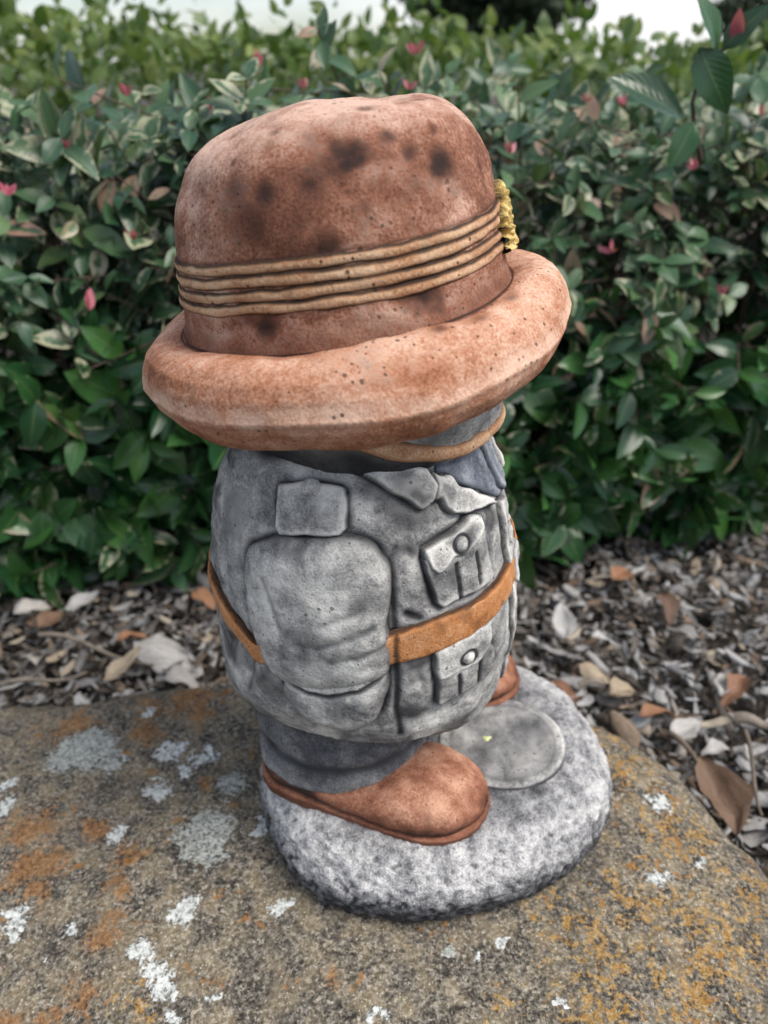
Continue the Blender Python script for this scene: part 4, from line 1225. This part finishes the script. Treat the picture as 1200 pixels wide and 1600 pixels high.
def hedge_leaves():
    """leafy shoots: opposite pairs of leaves along short twigs whose tips make the hedge surface"""
    n1, n2, n3 = 1050, 950, 720
    x1 = rng.uniform(-1.15, 1.25, n1); z1 = rng.uniform(GZ + .045, .40, n1)
    y1 = hedge_front(x1, z1) + rng.exponential(.026, n1) - .02
    x2 = rng.uniform(-1.15, 1.25, n2); q = rng.uniform(0, 1, n2)
    y2 = hedge_front(x2, np.full(n2, .36)) - .02 + q * .42
    z2 = .395 + .040 * vnoise(np.stack([x2, y2, 0 * x2], -1), 7, 8) + rng.normal(0, .030, n2) - .03 * q
    x3 = rng.uniform(-1.15, 1.25, n3); z3 = rng.uniform(GZ + .03, .36, n3)
    y3 = hedge_front(x3, z3) + rng.uniform(.07, .20, n3)
    x, y, z = (np.concatenate(a) for a in ((x1, x2, x3), (y1, y2, y3), (z1, z2, z3)))
    n = len(x)
    deep = np.concatenate([np.zeros(n1), np.full(n2, .0), np.full(n3, .12)])
    f = sstep(z, .10, .33)
    outw = np.array([.16, -1.0, .05]); outw /= np.linalg.norm(outw)
    lat = rng.normal(0, .55, n)[:, None] * np.array([1.0, .16, 0])
    vert = (1 - f) * rng.uniform(-.75, .15, n) + f * rng.uniform(.05, 1.1, n)
    sd_ = outw * (.85 - .45 * f)[:, None] + lat + vert[:, None] * np.array([0, 0, 1.0])
    sd_ /= np.linalg.norm(sd_, axis=1, keepdims=True)
    tip = np.stack([x, y, z], -1)
    SL = rng.uniform(.055, .095, n)
    a = np.cross(sd_, np.array([0, 0, 1.0]) + rng.normal(0, .3, (n, 3))); a /= np.linalg.norm(a, axis=1, keepdims=True)
    b = np.cross(sd_, a)
    P, D, N, L, F_, LY, SH = [], [], [], [], [], [], []
    size = (1 - f) * rng.uniform(.046, .072, n) + f * rng.uniform(.030, .050, n)
    for k in range(8):
        t = .25 + .75 * (k // 2) / 3.0
        ang = (k // 2) * 1.35 + (k % 2) * np.pi + rng.normal(0, .35, n)
        perp = a * np.cos(ang)[:, None] + b * np.sin(ang)[:, None]
        pos = tip - sd_ * (SL * (1 - t))[:, None]
        d = sd_ * rng.uniform(.25, .75, n)[:, None] + perp + np.array([0, 0, -1.0]) * ((1 - f) * rng.uniform(.15, .8, n) + f * rng.uniform(-.1, .2, n))[:, None]
        nn = sd_ * .9 + np.array([0, 0, .45]) + rng.normal(0, .30, (n, 3))
        keep = rng.uniform(0, 1, n) < .86
        P.append(pos[keep]); D.append(d[keep]); N.append(nn[keep])
        L.append((size * rng.uniform(.75, 1.12, n) * (1.0 if k < 6 else .72))[keep]); F_.append(f[keep]); LY.append((deep + (1 - t) * .02)[keep]); SH.append(np.arange(n)[keep])
    tw = (tip, sd_, SL)
    return np.vstack(P), np.vstack(D), np.vstack(N), np.concatenate(L), np.concatenate(F_), np.concatenate(LY), np.concatenate(SH), tw
hp, hD, hN, hL, hf, hlay, hsh, htw = hedge_leaves()
hM = frames(hD, hN)
LEAVES = [leaf_template(1, w, fo, cu, tw, wave=wv, tip=tp) for w, fo, cu, tw, wv, tp in
          ((.24, .28, .16, .1, .04, .80), (.27, .20, .25, -.2, .05, .78), (.22, .35, .10, .3, .03, .85), (.26, .25, .32, .0, .06, .75), (.20, .40, .20, -.3, .05, .9), (.29, .18, .18, .15, .08, .8))]
hpick = rng.integers(0, len(LEAVES), len(hp))
# the leaves that show largest are parts of their own, the rest is one mass
mid = hp + hM[:, :, 1] * (hL * .5)[:, None]
rel = mid - np.array([0, -.345, .46])
cz = rel @ np.array([0, math.cos(R(30)), -math.sin(R(30))])
cx_ = rel[:, 0] / cz
cy_ = (rel @ np.array([0, math.sin(R(30)), math.cos(R(30))])) / cz
seen = (np.abs(cx_) < .50) & (np.abs(cy_) < .665)
facing = np.abs((rel / np.linalg.norm(rel, axis=1, keepdims=True) * hM[:, :, 2]).sum(1))
score = np.where(seen, hL * (facing + .3) / cz - hlay * 1.6, -9)
single = np.argsort(-score)[:300]
is_single = np.zeros(len(hp), bool); is_single[single] = True

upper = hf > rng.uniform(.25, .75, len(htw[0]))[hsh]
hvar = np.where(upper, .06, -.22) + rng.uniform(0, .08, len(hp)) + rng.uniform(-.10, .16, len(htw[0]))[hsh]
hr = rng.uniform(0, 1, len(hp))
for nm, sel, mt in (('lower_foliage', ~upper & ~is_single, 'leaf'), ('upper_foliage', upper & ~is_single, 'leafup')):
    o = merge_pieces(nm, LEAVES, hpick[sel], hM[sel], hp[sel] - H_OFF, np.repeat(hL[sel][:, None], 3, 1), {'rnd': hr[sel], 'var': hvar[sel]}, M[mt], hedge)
    tag(o, kind='stuff')
leaf_meshes = {}
for up_ in (False, True):
    for k in range(len(LEAVES)):
        for j in range(3):
            tv, tf, tuv = LEAVES[k]
            me = make_mesh('leaf', tv, tf, {'rnd': np.full(len(tv), (k * 3 + j) / 18.0), 'var': np.full(len(tv), (.06 if up_ else -.20) + .05 * j)}, True, tuv)
            me.materials.append(M['leafup' if up_ else 'leaf'])
            leaf_meshes[(up_, k, j)] = me
def place_leaf(name, me, pos, Fm, scale, parent, off):
    o = bpy.data.objects.new(name, me)
    COL.objects.link(o)
    o.parent = parent
    m4 = Matrix([[Fm[0][0], Fm[0][1], Fm[0][2], 0], [Fm[1][0], Fm[1][1], Fm[1][2], 0], [Fm[2][0], Fm[2][1], Fm[2][2], 0], [0, 0, 0, 1]])
    o.matrix_basis = Matrix.Translation(Vector(pos - off)) @ m4 @ Matrix.Diagonal((scale, scale, scale, 1))
    return o
for i in single:
    place_leaf('leaf', leaf_meshes[(bool(upper[i]), int(hpick[i]), int(i) % 3)], hp[i], hM[i], float(hL[i]), hedge, H_OFF)

# fine twigs the leaves sit on: too many to count
def twig_template():
    q = np.linspace(0, 2 * np.pi, 5, endpoint=False)
    r_ = np.array([1.0, .75, .4])
    P = np.stack([np.outer(r_, np.cos(q)), np.repeat(np.array([0, .5, 1.0])[:, None], 5, 1), np.outer(r_, np.sin(q))], -1).reshape(-1, 3)
    return P, grid_faces(3, 5, False, True), np.stack([P[:, 0] * .5 + .5, P[:, 1]], -1)
tt_ = htw[0] - htw[1] * (htw[2] * 1.6)[:, None]
o = merge_pieces('twigs', [twig_template()], np.zeros(len(tt_), int), frames(htw[1], rng.normal(0, 1, (len(tt_), 3))), tt_ - H_OFF, np.stack([np.full(len(tt_), .0016), htw[2] * 1.6, np.full(len(tt_), .0016)], -1), {'rnd': rng.uniform(0, 1, len(tt_))}, M['bark'], hedge)
tag(o, kind='stuff')
# woody stems inside the hedge
for k in range(26):
    x0 = -1.0 + k * .085 + rng.uniform(-.03, .03)
    y0 = .56 + .165 * x0 + rng.uniform(-.02, .06)
    t_ = np.linspace(0, 1, 7)
    bend = rng.normal(0, .05, 3)
    pts = np.stack([x0 + bend[0] * t_ + .02 * np.sin(t_ * 5 + k), y0 + bend[1] * t_ - .04 * t_, GZ - .02 + (.46 + rng.uniform(-.05, .06)) * t_], -1)
    tube('stem', pts - H_OFF, np.linspace(.006, .002, 7), M['bark'], hedge)

# pink new shoots
def shoot(name, p, size, parent, off, mat, dirs=None, n=4, spread=.55):
    tv, tf, tuv = leaf_template(1, .20, .3, -.12, .1, 6, 3)
    D = np.array([0, -.15, 1.0]) + rng.normal(0, spread, (n, 3)) * [1, 1, .3]
    N = -D * .2 + rng.normal(0, .5, (n, 3)) + np.array([0, -1, .3])
    o = merge_pieces(name, [(tv, tf, tuv)], np.zeros(n, int), frames(D, N), np.tile(np.array(p) - off, (n, 1)), np.repeat((size * rng.uniform(.7, 1.1, n))[:, None], 3, 1), {'rnd': rng.uniform(0, 1, n), 'var': np.zeros(n)}, mat, parent)
    return o
for (px, py, Y, sz) in ((200, 150, .50, .026), (330, 172, .48, .024), (402, 105, .62, .030), (475, 138, .60, .022), (650, 85, .62, .026), (872, 132, .56, .014), (798, 240, .47, .022), (12, 305, .42, .020), (140, 485, .40, .036),
                        (915, 160, .55, .018), (1190, 180, .52, .022), (975, 165, .58, .020), (105, 232, .44, .016), (210, 375, .40, .026), (955, 395, .48, .022), (1128, 460, .50, .020), (640, 140, .50, .018), (1085, 265, .5, .018)):
    shoot('new_shoot', at_plane(px, py, Y), sz * .62, hedge, H_OFF, M['pink'])

# tall sprig sticking out of the hedge
S_Y = .42
sp_pts = np.array([at_plane(1095, 250, S_Y + .05), at_plane(1085, 200, S_Y + .02), at_plane(1082, 160, S_Y), at_plane(1095, 110, S_Y), at_plane(1130, 78, S_Y), at_plane(1150, 62, S_Y)])
sprig = tube('sprig', sp_pts - H_OFF, np.linspace(.0024, .0012, len(sp_pts)), M['bark'], hedge)
for (a, b, w, nrm, k) in (((1092, 74), (1142, 176), 1.25, (.15, -1, -.1), 1), ((1118, 80), (1112, -22), .95, (.75, -.7, .1), 3), ((1128, 78), (1200, 2), .9, (-.5, -.8, .3), 0), ((1070, 185), (962, 112), .95, (.1, -.6, .8), 2), ((1085, 190), (1050, 262), 1.1, (.1, -.8, .6), 5)):
    p0, p1 = at_plane(*a, S_Y), at_plane(*b, S_Y - .015)
    Fm = frames((p1 - p0)[None], np.array(nrm, float)[None])[0]
    place_leaf('leaf', leaf_meshes[(False, k, 1)], p0, Fm, float(np.linalg.norm(p1 - p0)) * 1.0, sprig, H_OFF)
shoot('new_shoot', at_plane(1148, 72, S_Y), .030, sprig, H_OFF, M['pink'], n=3, spread=.3)

# ---- lime hedge behind
back = empty('lime_hedge', (0, 1.75, GZ))
tag(back, 'paler lime green small-leaved hedge behind the dark hedge', 'hedge')
B_OFF = np.array(back.location)
def back_top(x):
    return .515 - .050 * sstep(x, -.1, .8) + .03 * vnoise(np.stack([x, 0 * x, 0 * x], -1), 4, 5)
nb = 10500
bx = rng.uniform(-2.2, 2.2, nb)
by = 1.15 + rng.uniform(0, 1.2, nb) ** 1.3
bz = back_top(bx) - rng.exponential(.09, nb) + .02 * vnoise(np.stack([bx, by, 0 * bx], -1), 9, 4) + rng.normal(0, .012, nb)
# shoots standing above
ns_ = 46
sx = rng.uniform(-1.5, 1.5, ns_); sy = rng.uniform(1.2, 1.7, ns_); sh = rng.uniform(.03, .09, ns_)
ex = [np.stack([np.full(9, a) + rng.normal(0, .008, 9), np.full(9, b) + rng.normal(0, .008, 9), back_top(np.array([a]))[0] + c * np.linspace(-.5, 1, 9)], -1) for a, b, c in zip(sx, sy, sh)]
fx = rng.uniform(-2.2, 2.2, 4500); fz = rng.uniform(.05, .50, 4500)
face = np.stack([fx, 1.13 + rng.uniform(0, .12, 4500), np.minimum(fz, back_top(fx))], -1)
bp = np.vstack([np.stack([bx, by, bz], -1), face] + ex)
nb = len(bp)
bD = rng.normal(0, .7, (nb, 3)) + np.array([0, -.25, .75])
bN = rng.normal(0, .5, (nb, 3)) + np.array([0, -.5, .8])
bM = frames(bD, bN)
bL = rng.uniform(.022, .042, nb)
SMALL = [leaf_template(1, .26, .2, .15, .1, 5, 3), leaf_template(1, .30, .1, .3, -.2, 5, 3)]
bpick = rng.integers(0, 2, nb)
brnd = np.clip(rng.uniform(0, .75, nb) + .5 * (bp[:, 2] - .44) / .1 * .4, 0, .99)
relb = bp - np.array([0, -.345, .46])
czb = relb @ np.array([0, math.cos(R(30)), -math.sin(R(30))])
okb = (np.abs(relb[:, 0] / czb) < .5) & ((relb @ np.array([0, math.sin(R(30)), math.cos(R(30))])) / czb > .50)
sb = np.argsort(-np.where(okb, bL / czb + (bp[:, 2] - .45) * .05, -9))[:300]
isb = np.zeros(nb, bool); isb[sb] = True
o = merge_pieces('foliage', SMALL, bpick[~isb], bM[~isb], bp[~isb] - B_OFF, np.repeat(bL[~isb][:, None], 3, 1), {'rnd': brnd[~isb], 'var': np.zeros((~isb).sum())}, M['lime'], back)
tag(o, kind='stuff')
sm_meshes = []
for k in range(2):
    for j in range(6):
        tv, tf, tuv = SMALL[k]
        me = make_mesh('leaf', tv, tf, {'rnd': np.full(len(tv), j / 6), 'var': np.zeros(len(tv))}, True, tuv); me.materials.append(M['lime']); sm_meshes.append(me)
for i in sb:
    place_leaf('leaf', sm_meshes[int(bpick[i]) * 6 + int(i) % 6], bp[i], bM[i], float(bL[i]), back, B_OFF)
for k in range(30):
    x0 = -1.7 + k * .117 + rng.uniform(-.04, .04); y0 = 1.35 + rng.uniform(-.1, .4)
    t_ = np.linspace(0, 1, 6)
    tube('stem', np.stack([x0 + rng.normal(0, .06) * t_, y0 + 0 * t_, GZ - .02 + (.60 + rng.uniform(-.06, .05)) * t_], -1) - B_OFF, np.linspace(.008, .002, 6), M['bark'], back, 6)

# ---- trees far behind
def far_tree(loc, height, width, label, nclump, seed, cone=.0):
    r2 = np.random.default_rng(seed)
    root = empty('tree', loc)
    tag(root, label, 'tree', 'trees far behind the hedges')
    t_ = np.linspace(0, 1, 9)
    tube('trunk', np.stack([.15 * np.sin(t_ * 3), 0 * t_, height * .75 * t_ - .1], -1), np.linspace(height * .03, height * .008, 9), M['bark'], root, 9)
    ctr = r2.normal(0, 1, (nclump, 3))
    ctr /= np.linalg.norm(ctr, axis=1, keepdims=True)
    ctr *= (r2.uniform(.25, 1, nclump) ** .5)[:, None]
    h01 = ctr[:, 2] * .5 + .5
    ctr[:, :2] *= (1 - cone * h01)[:, None]
    ctr = ctr * np.array([width / 2, width / 2, height * .42]) + np.array([0, 0, height * .58])
    per = 90
    P = np.repeat(ctr, per, 0) + r2.normal(0, width * .045, (nclump * per, 3))
    n = len(P)
    Fm = frames(r2.normal(0, 1, (n, 3)), r2.normal(0, 1, (n, 3)) + [0, 0, .6])
    o = merge_pieces('crown', [leaf_template(1, .35, .2, .2, 0, 4, 3)], np.zeros(n, int), Fm, P, np.repeat(r2.uniform(.12, .26, n)[:, None], 3, 1) * width / 4, {'rnd': r2.uniform(0, 1, n), 'var': np.zeros(n)}, M['far'], root)
    tag(o, kind='stuff')
    for k in range(5):
        c = ctr[k * 7]
        tube('limb', np.array([[0, 0, height * .3], c * .5 + np.array([0, 0, height * .15]), c]), [height * .012, height * .008, height * .003], M['bark'], root, 6)
    return root
far_tree((3.9, 29.0, GZ), 5.3, 6.0, 'broad dark tree rising behind the hedge above the hat', 110, 3)
far_tree((14.6, 33.0, GZ), 4.4, 5.0, 'dark distant tree at the right edge behind the tall sprig', 60, 4)

# ------------------------------------------------------------------ leaf litter
def litter_material(name, pts, rough=.8, grainy=True):
    t = NT(name)
    co = t.coord('Object')
    uv = t.n('ShaderNodeUVMap', uv_map='UVMap').outputs[0]
    rnd = t.math('FRACT', t.math('ADD', t.attr('rnd'), t.n('ShaderNodeObjectInfo').outputs['Random']))
    c = t.ramp(rnd, pts)
    g = t.noise(t.mapping(uv, (22, 3, 1)), 1.0, 4, .7)
    n = t.noise(co, 70, 3, .6)
    k = t.math('ADD', t.math('MULTIPLY', g, .6), t.math('MULTIPLY', n, .6))
    c = t.mix(t.maprange(k, .38, .72), t.mix(.65, c, (.02, .016, .013)), c)
    t.set(Base_Color=c, Roughness=rough, Normal=t.bump(g, .5, .0015))
    t.b.inputs['Specular IOR Level'].default_value = .3
    return t.m
M['chips'] = litter_material('weathered_mulch_chips', [(0, (.045, .036, .030)), (.16, (.12, .10, .085)), (.36, (.24, .235, .23)), (.58, (.38, .385, .39)), (.70, (.23, .16, .11)), (.78, (.31, .25, .19)), (.90, (.56, .555, .55)), (1.0, (.09, .08, .075))])
M['dead_tan'] = litter_material('dry_tan_leaf', [(0, (.36, .29, .20)), (.5, (.42, .34, .25)), (1, (.34, .25, .165))], .6)
M['dead_grey'] = litter_material('dry_grey_leaf', [(0, (.40, .38, .36)), (.5, (.50, .49, .48)), (1, (.44, .41, .37))], .55)
M['dead_rust'] = litter_material('dry_rust_leaf', [(0, (.34, .175, .095)), (.5, (.25, .125, .075)), (1, (.36, .21, .12))], .6)
M['dead_brown'] = litter_material('dry_brown_leaf', [(0, (.16, .095, .06)), (.5, (.22, .14, .09)), (1, (.12, .07, .05))], .6)
M['twig'] = litter_material('grey_dry_twig', [(0, (.22, .185, .15)), (.5, (.30, .26, .215)), (1, (.17, .13, .10))], .85)

def chip_template(seed):
    """a splinter of bark: a bent, ragged, thin prism"""
    r2 = np.random.default_rng(seed)
    n = 4
    y = np.linspace(0, 1, n)
    w = np.array([.10, .17, .19, .07]) * r2.uniform(.7, 1.4, n)
    zb = r2.normal(0, .05, n)
    xo = r2.normal(0, .05, n)
    P = []
    for i in range(n):
        th = .05 * r2.uniform(.6, 1.4)
        P += [(xo[i] - w[i], y[i], zb[i]), (xo[i] + w[i], y[i], zb[i] + r2.normal(0, .03)), (xo[i] + w[i] * .8, y[i], zb[i] + th), (xo[i] - w[i] * .8, y[i], zb[i] + th)]
    P = np.array(P)
    F = grid_faces(n, 4, False, True, flip=True)
    F = np.vstack([F, [[0, 1, 2, 3]], [[4 * n - 1, 4 * n - 2, 4 * n - 3, 4 * n - 4]]])
    uv = np.stack([np.tile([0, .35, .65, 1.0], n), np.repeat(y, 4)], -1)
    return P, F, uv
CHIPS = [chip_template(k) for k in range(7)] + [leaf_template(1, .22, .5, .5, .6, 5, 3), leaf_template(1, .30, -.6, -.5, -.5, 5, 3), leaf_template(1, .26, .8, .9, .9, 6, 3)]
nc = 30000
cx0 = rng.uniform(-1.0, 1.0, nc); cy0 = rng.uniform(.02, .66, nc)
lay = rng.uniform(0, 1, nc)
cz0 = ground_z(cx0, cy0) + .004 + lay * .030
inr = rock_height(cx0, cy0) > cz0 - .004
ok = ~inr
cx0, cy0, cz0 = cx0[ok], cy0[ok], cz0[ok]
nc = len(cx0)
a_ = rng.uniform(0, 2 * np.pi, nc)
cD = np.stack([np.cos(a_), np.sin(a_), rng.normal(0, .40, nc)], -1)
cN = np.stack([rng.normal(0, .45, nc), rng.normal(0, .45, nc), np.ones(nc)], -1)
cL = np.clip(rng.lognormal(math.log(.0105), .55, nc), .004, .045)
o = merge_pieces('mulch', CHIPS, np.where(rng.uniform(0, 1, nc) < .86, rng.integers(0, 7, nc), rng.integers(7, len(CHIPS), nc)), frames(cD, cN), np.stack([cx0, cy0, cz0], -1), np.repeat(cL[:, None], 3, 1) * np.stack([rng.uniform(.35, 1.3, nc), np.ones(nc), rng.uniform(.7, 1.3, nc)], -1), {'rnd': rng.uniform(0, 1, nc)}, M['chips'], smooth=False)
tag(o, 'weathered grey and brown bark mulch covering the soil', 'mulch', kind='stuff')

# loose pieces that can be picked out
M['chip_grey'] = litter_material('silver_grey_chip', [(0, (.34, .335, .33)), (.5, (.44, .43, .42)), (1, (.28, .27, .26))])
M['chip_brown'] = litter_material('dark_brown_chip', [(0, (.14, .095, .065)), (.5, (.20, .14, .10)), (1, (.10, .07, .05))])
M['chip_pale'] = litter_material('pale_straw_chip', [(0, (.46, .38, .28)), (.5, (.52, .46, .37)), (1, (.40, .32, .23))])
chip_meshes = {k: [] for k in ('grey', 'brown', 'pale')}
for k in range(7):
    tv, tf, tuv = CHIPS[k]
    for cl in chip_meshes:
        me = make_mesh('wood_chip', tv, tf, {'rnd': np.full(len(tv), rng.uniform(0, 1))}, True, tuv); me.materials.append(M['chip_' + cl]); chip_meshes[cl].append(me)
def lay_piece(name, me, p, yaw, pitch, roll, scale, parent=None):
    o = bpy.data.objects.new(name, me)
    COL.objects.link(o)
    o.location = p
    o.rotation_euler = (pitch, roll, yaw)
    o.scale = scale if hasattr(scale, '__len__') else (scale,) * 3
    return o
cnt = 0
while cnt < 130:
    px, py = rng.uniform(-40, 1240), rng.uniform(890, 1290)
    if 330 < px < 820 or (px < 330 and py > 1085): continue
    p = at_ground(px, py, GZ + .035)
    if p[1] > .60 or rock_height(np.array(p[0]), np.array(p[1])) > GZ + .02: continue
    p[2] = ground_z(np.array(p[0]), np.array(p[1])) + rng.uniform(.026, .040)
    L = rng.uniform(.014, .032)
    cl = ('grey', 'brown', 'pale')[int(rng.choice(3, p=[.6, .2, .2]))]
    o = lay_piece('wood_chip', chip_meshes[cl][rng.integers(0, 7)], p, rng.uniform(0, 6.28), rng.normal(0, .25), rng.normal(0, .35), (L * rng.uniform(.7, 1.5), L, L))
    where = 'left of the statue' if px < 600 else ('right of the statue near the hedge' if py < 1010 else 'right of the statue near the boulder')
    tone = {'grey': 'silvery grey', 'brown': 'dark brown', 'pale': 'pale straw-coloured'}[cl]
    tag(o, tone + ' wood chip on the mulch ' + where, 'wood chip', tone + ' wood chips ' + where)
    cnt += 1

DEAD = {}
def dead_leaf(kind, L, W, fold, curl, twist, wave):
    tv, tf, tuv = leaf_template(1, W, fold, curl, twist, 12, 7, wave)
    tv = tv + .055 * np.stack([vnoise(tv, 6, 1), vnoise(tv, 6, 2), vnoise(tv, 6, 3)], -1)
    me = make_mesh('dry_leaf', tv, tf, {'rnd': np.full(len(tv), rng.uniform(0, 1))}, True, tuv)
    me.materials.append(M[kind])
    return me
# (photo x, y, colour, length, width, fold, curl, twist, yaw, pitch, roll, height, label)
LEAFLIST = [
    (205, 1000, 'dead_grey', .075, .30, -.5, .55, .2, -100, .15, .2, .050, 'large pale grey-tan curled dry leaf left of the statue'),
    (178, 1000, 'dead_rust', .034, .34, .4, .3, .1, -70, .2, -.3, .045, 'bright rust-orange dry leaf left of the large pale leaf'),
    (100, 955, 'dead_grey', .045, .26, .5, -.3, .3, -80, .1, .3, .050, 'whitish ragged dry leaf under the left hedge edge'),
    (20, 965, 'dead_grey', .040, .30, .6, .3, -.3, -60, .1, .0, .045, 'small pale dry leaf at the left edge beneath the hedge'),
    (255, 1060, 'dead_grey', .038, .32, .7, .6, .5, -90, .1, .2, .045, 'crumpled bluish white leaf scrap against the boulder left of the statue'),
    (160, 1062, 'dead_tan', .048, .22, .3, -.2, .2, -40, .1, .1, .050, 'pale yellow flat leaf scrap among the twigs on the left'),
    (60, 1040, 'dead_grey', .036, .30, .9, .9, .8, 15, .1, .0, .045, 'small white curled leaf near the left twigs'),
    (300, 930, 'dead_rust', .036, .28, .4, .4, .2, -120, .1, .2, .045, 'rusty dry leaf tucked under the hedge beside the statue'),
    (888, 985, 'dead_grey', .046, .27, .3, .1, .0, -5, .5, -.2, .048, 'upright silvery white dry leaf right of the statue'),
    (925, 985, 'dead_grey', .034, .20, .6, 1.1, .3, -75, .2, .1, .055, 'white curled hook-shaped leaf scrap beside the silvery leaf'),
    (905, 1030, 'dead_tan', .044, .34, -.7, .7, .4, -110, .1, .3, .050, 'tan folded dry leaf lying in the mulch right of the statue'),
    (955, 1085, 'dead_tan', .034, .36, .6, .5, .2, -60, .1, .2, .048, 'small tan cupped leaf just behind the disc end of the base'),
    (860, 1060, 'dead_rust', .042, .16, .5, .2, .4, -150, .1, .0, .050, 'narrow reddish brown leaf close behind the statue base'),
    (1000, 1120, 'dead_rust', .042, .22, .6, .4, .5, -65, .1, .0, .052, 'light rusty curled leaf touching the back of the boulder'),
    (960, 905, 'dead_rust', .040, .32, .4, .4, .2, -40, .2, .2, .050, 'orange-brown dead leaf under the hedge right of the statue'),
    (1160, 1060, 'dead_rust', .040, .26, .6, .5, .3, 140, .1, .2, .050, 'brown folded leaf at the right among the grey chips'),
    (1165, 1290, 'dead_brown', .070, .26, .7, .1, .1, 10, .25, -.1, .055, 'long brown dead leaf with pale rib at the right edge'),
    (1050, 1150, 'dead_grey', .038, .30, .5, .1, .1, -60, .1, .1, .050, 'flat grey leaf with its stalk pointing at the boulder edge'),
    (1085, 1005, 'dead_grey', .036, .26, .6, .5, .4, 30, .1, .2, .045, 'pale bluish leaf scrap in the right mulch'),
    (1140, 1165, 'dead_grey', .028, .30, .6, .3, -.3, 100, .1, .0, .050, 'white-grey crumpled leaf near the long brown leaf'),
    (1130, 1090, 'dead_grey', .040, .18, .4, .2, .2, -20, .1, .0, .048, 'narrow silver leaf strip right of the folded brown leaf'),
    (880, 1110, 'dead_brown', .036, .28, .5, .4, .3, -40, .1, .0, .046, 'dark brown curled leaf behind the round base edge'),
    (1030, 930, 'dead_brown', .040, .30, .5, .5, .2, -170, .1, .0, .048, 'dull brown leaf under the hedge at the right'),
    (60, 985, 'dead_brown', .042, .30, .5, .4, .2, -30, .1, .2, .044, 'dull brown leaf in shade under the left hedge'),
]
for (px, py, kd, L, W, fo, cu, tw, yw, pi_, ro, dz, lab) in LEAFLIST:
    p = at_ground(px, py, GZ + dz)
    p[2] = ground_z(np.array(p[0]), np.array(p[1])) + dz
    o = lay_piece('dry_leaf', dead_leaf(kd, L, W, fo, cu, tw, .15), p, R(yw), pi_, ro, L)
    tag(o, lab, 'dry leaf', 'dry leaves fallen on the mulch')
for (a, b, c, r0, lab) in (((62, 993), (150, 1005), (238, 1036), .0030, 'long pale dry twig lying across the mulch on the left'), ((0, 1066), (60, 1058), (130, 1044), .0026, 'thin straw-coloured twig at the left edge near the boulder'),
                           ((1048, 1140), (1085, 1175), (1128, 1206), .0030, 'grey dry stalk leaning against the right side of the boulder'), ((905, 1068), (940, 1062), (965, 1064), .0034, 'short pale stick in the mulch right of the statue'),
                           ((1150, 1120), (1180, 1128), (1215, 1130), .0060, 'thick grey splintered stick at the right edge'), ((1165, 1140), (1180, 1200), (1196, 1262), .0022, 'curved cream-coloured stem at the right edge beside the brown leaf'),
                           ((915, 905), (955, 898), (1002, 890), .0018, 'thin pinkish twig poking from the bottom of the hedge')):
    z_ = GZ + .052
    P3 = np.array([at_ground(*q, z_) for q in (a, b, c)])
    tt = np.linspace(0, 1, 9)[:, None]
    C_ = (1 - tt) ** 2 * P3[0] + 2 * tt * (1 - tt) * P3[1] + tt ** 2 * P3[2]
    C_[:, 2] = ground_z(C_[:, 0], C_[:, 1]) + .050 + .004 * np.sin(np.linspace(0, 6, 9))
    o = tube('twig', C_ - C_[0], np.linspace(r0, r0 * .55, 9), M['twig'], None, 7)
    o.data.uv_layers.new(name='UVMap')
    o.location = C_[0]
    tag(o, lab, 'twig', 'dry twigs on the mulch')
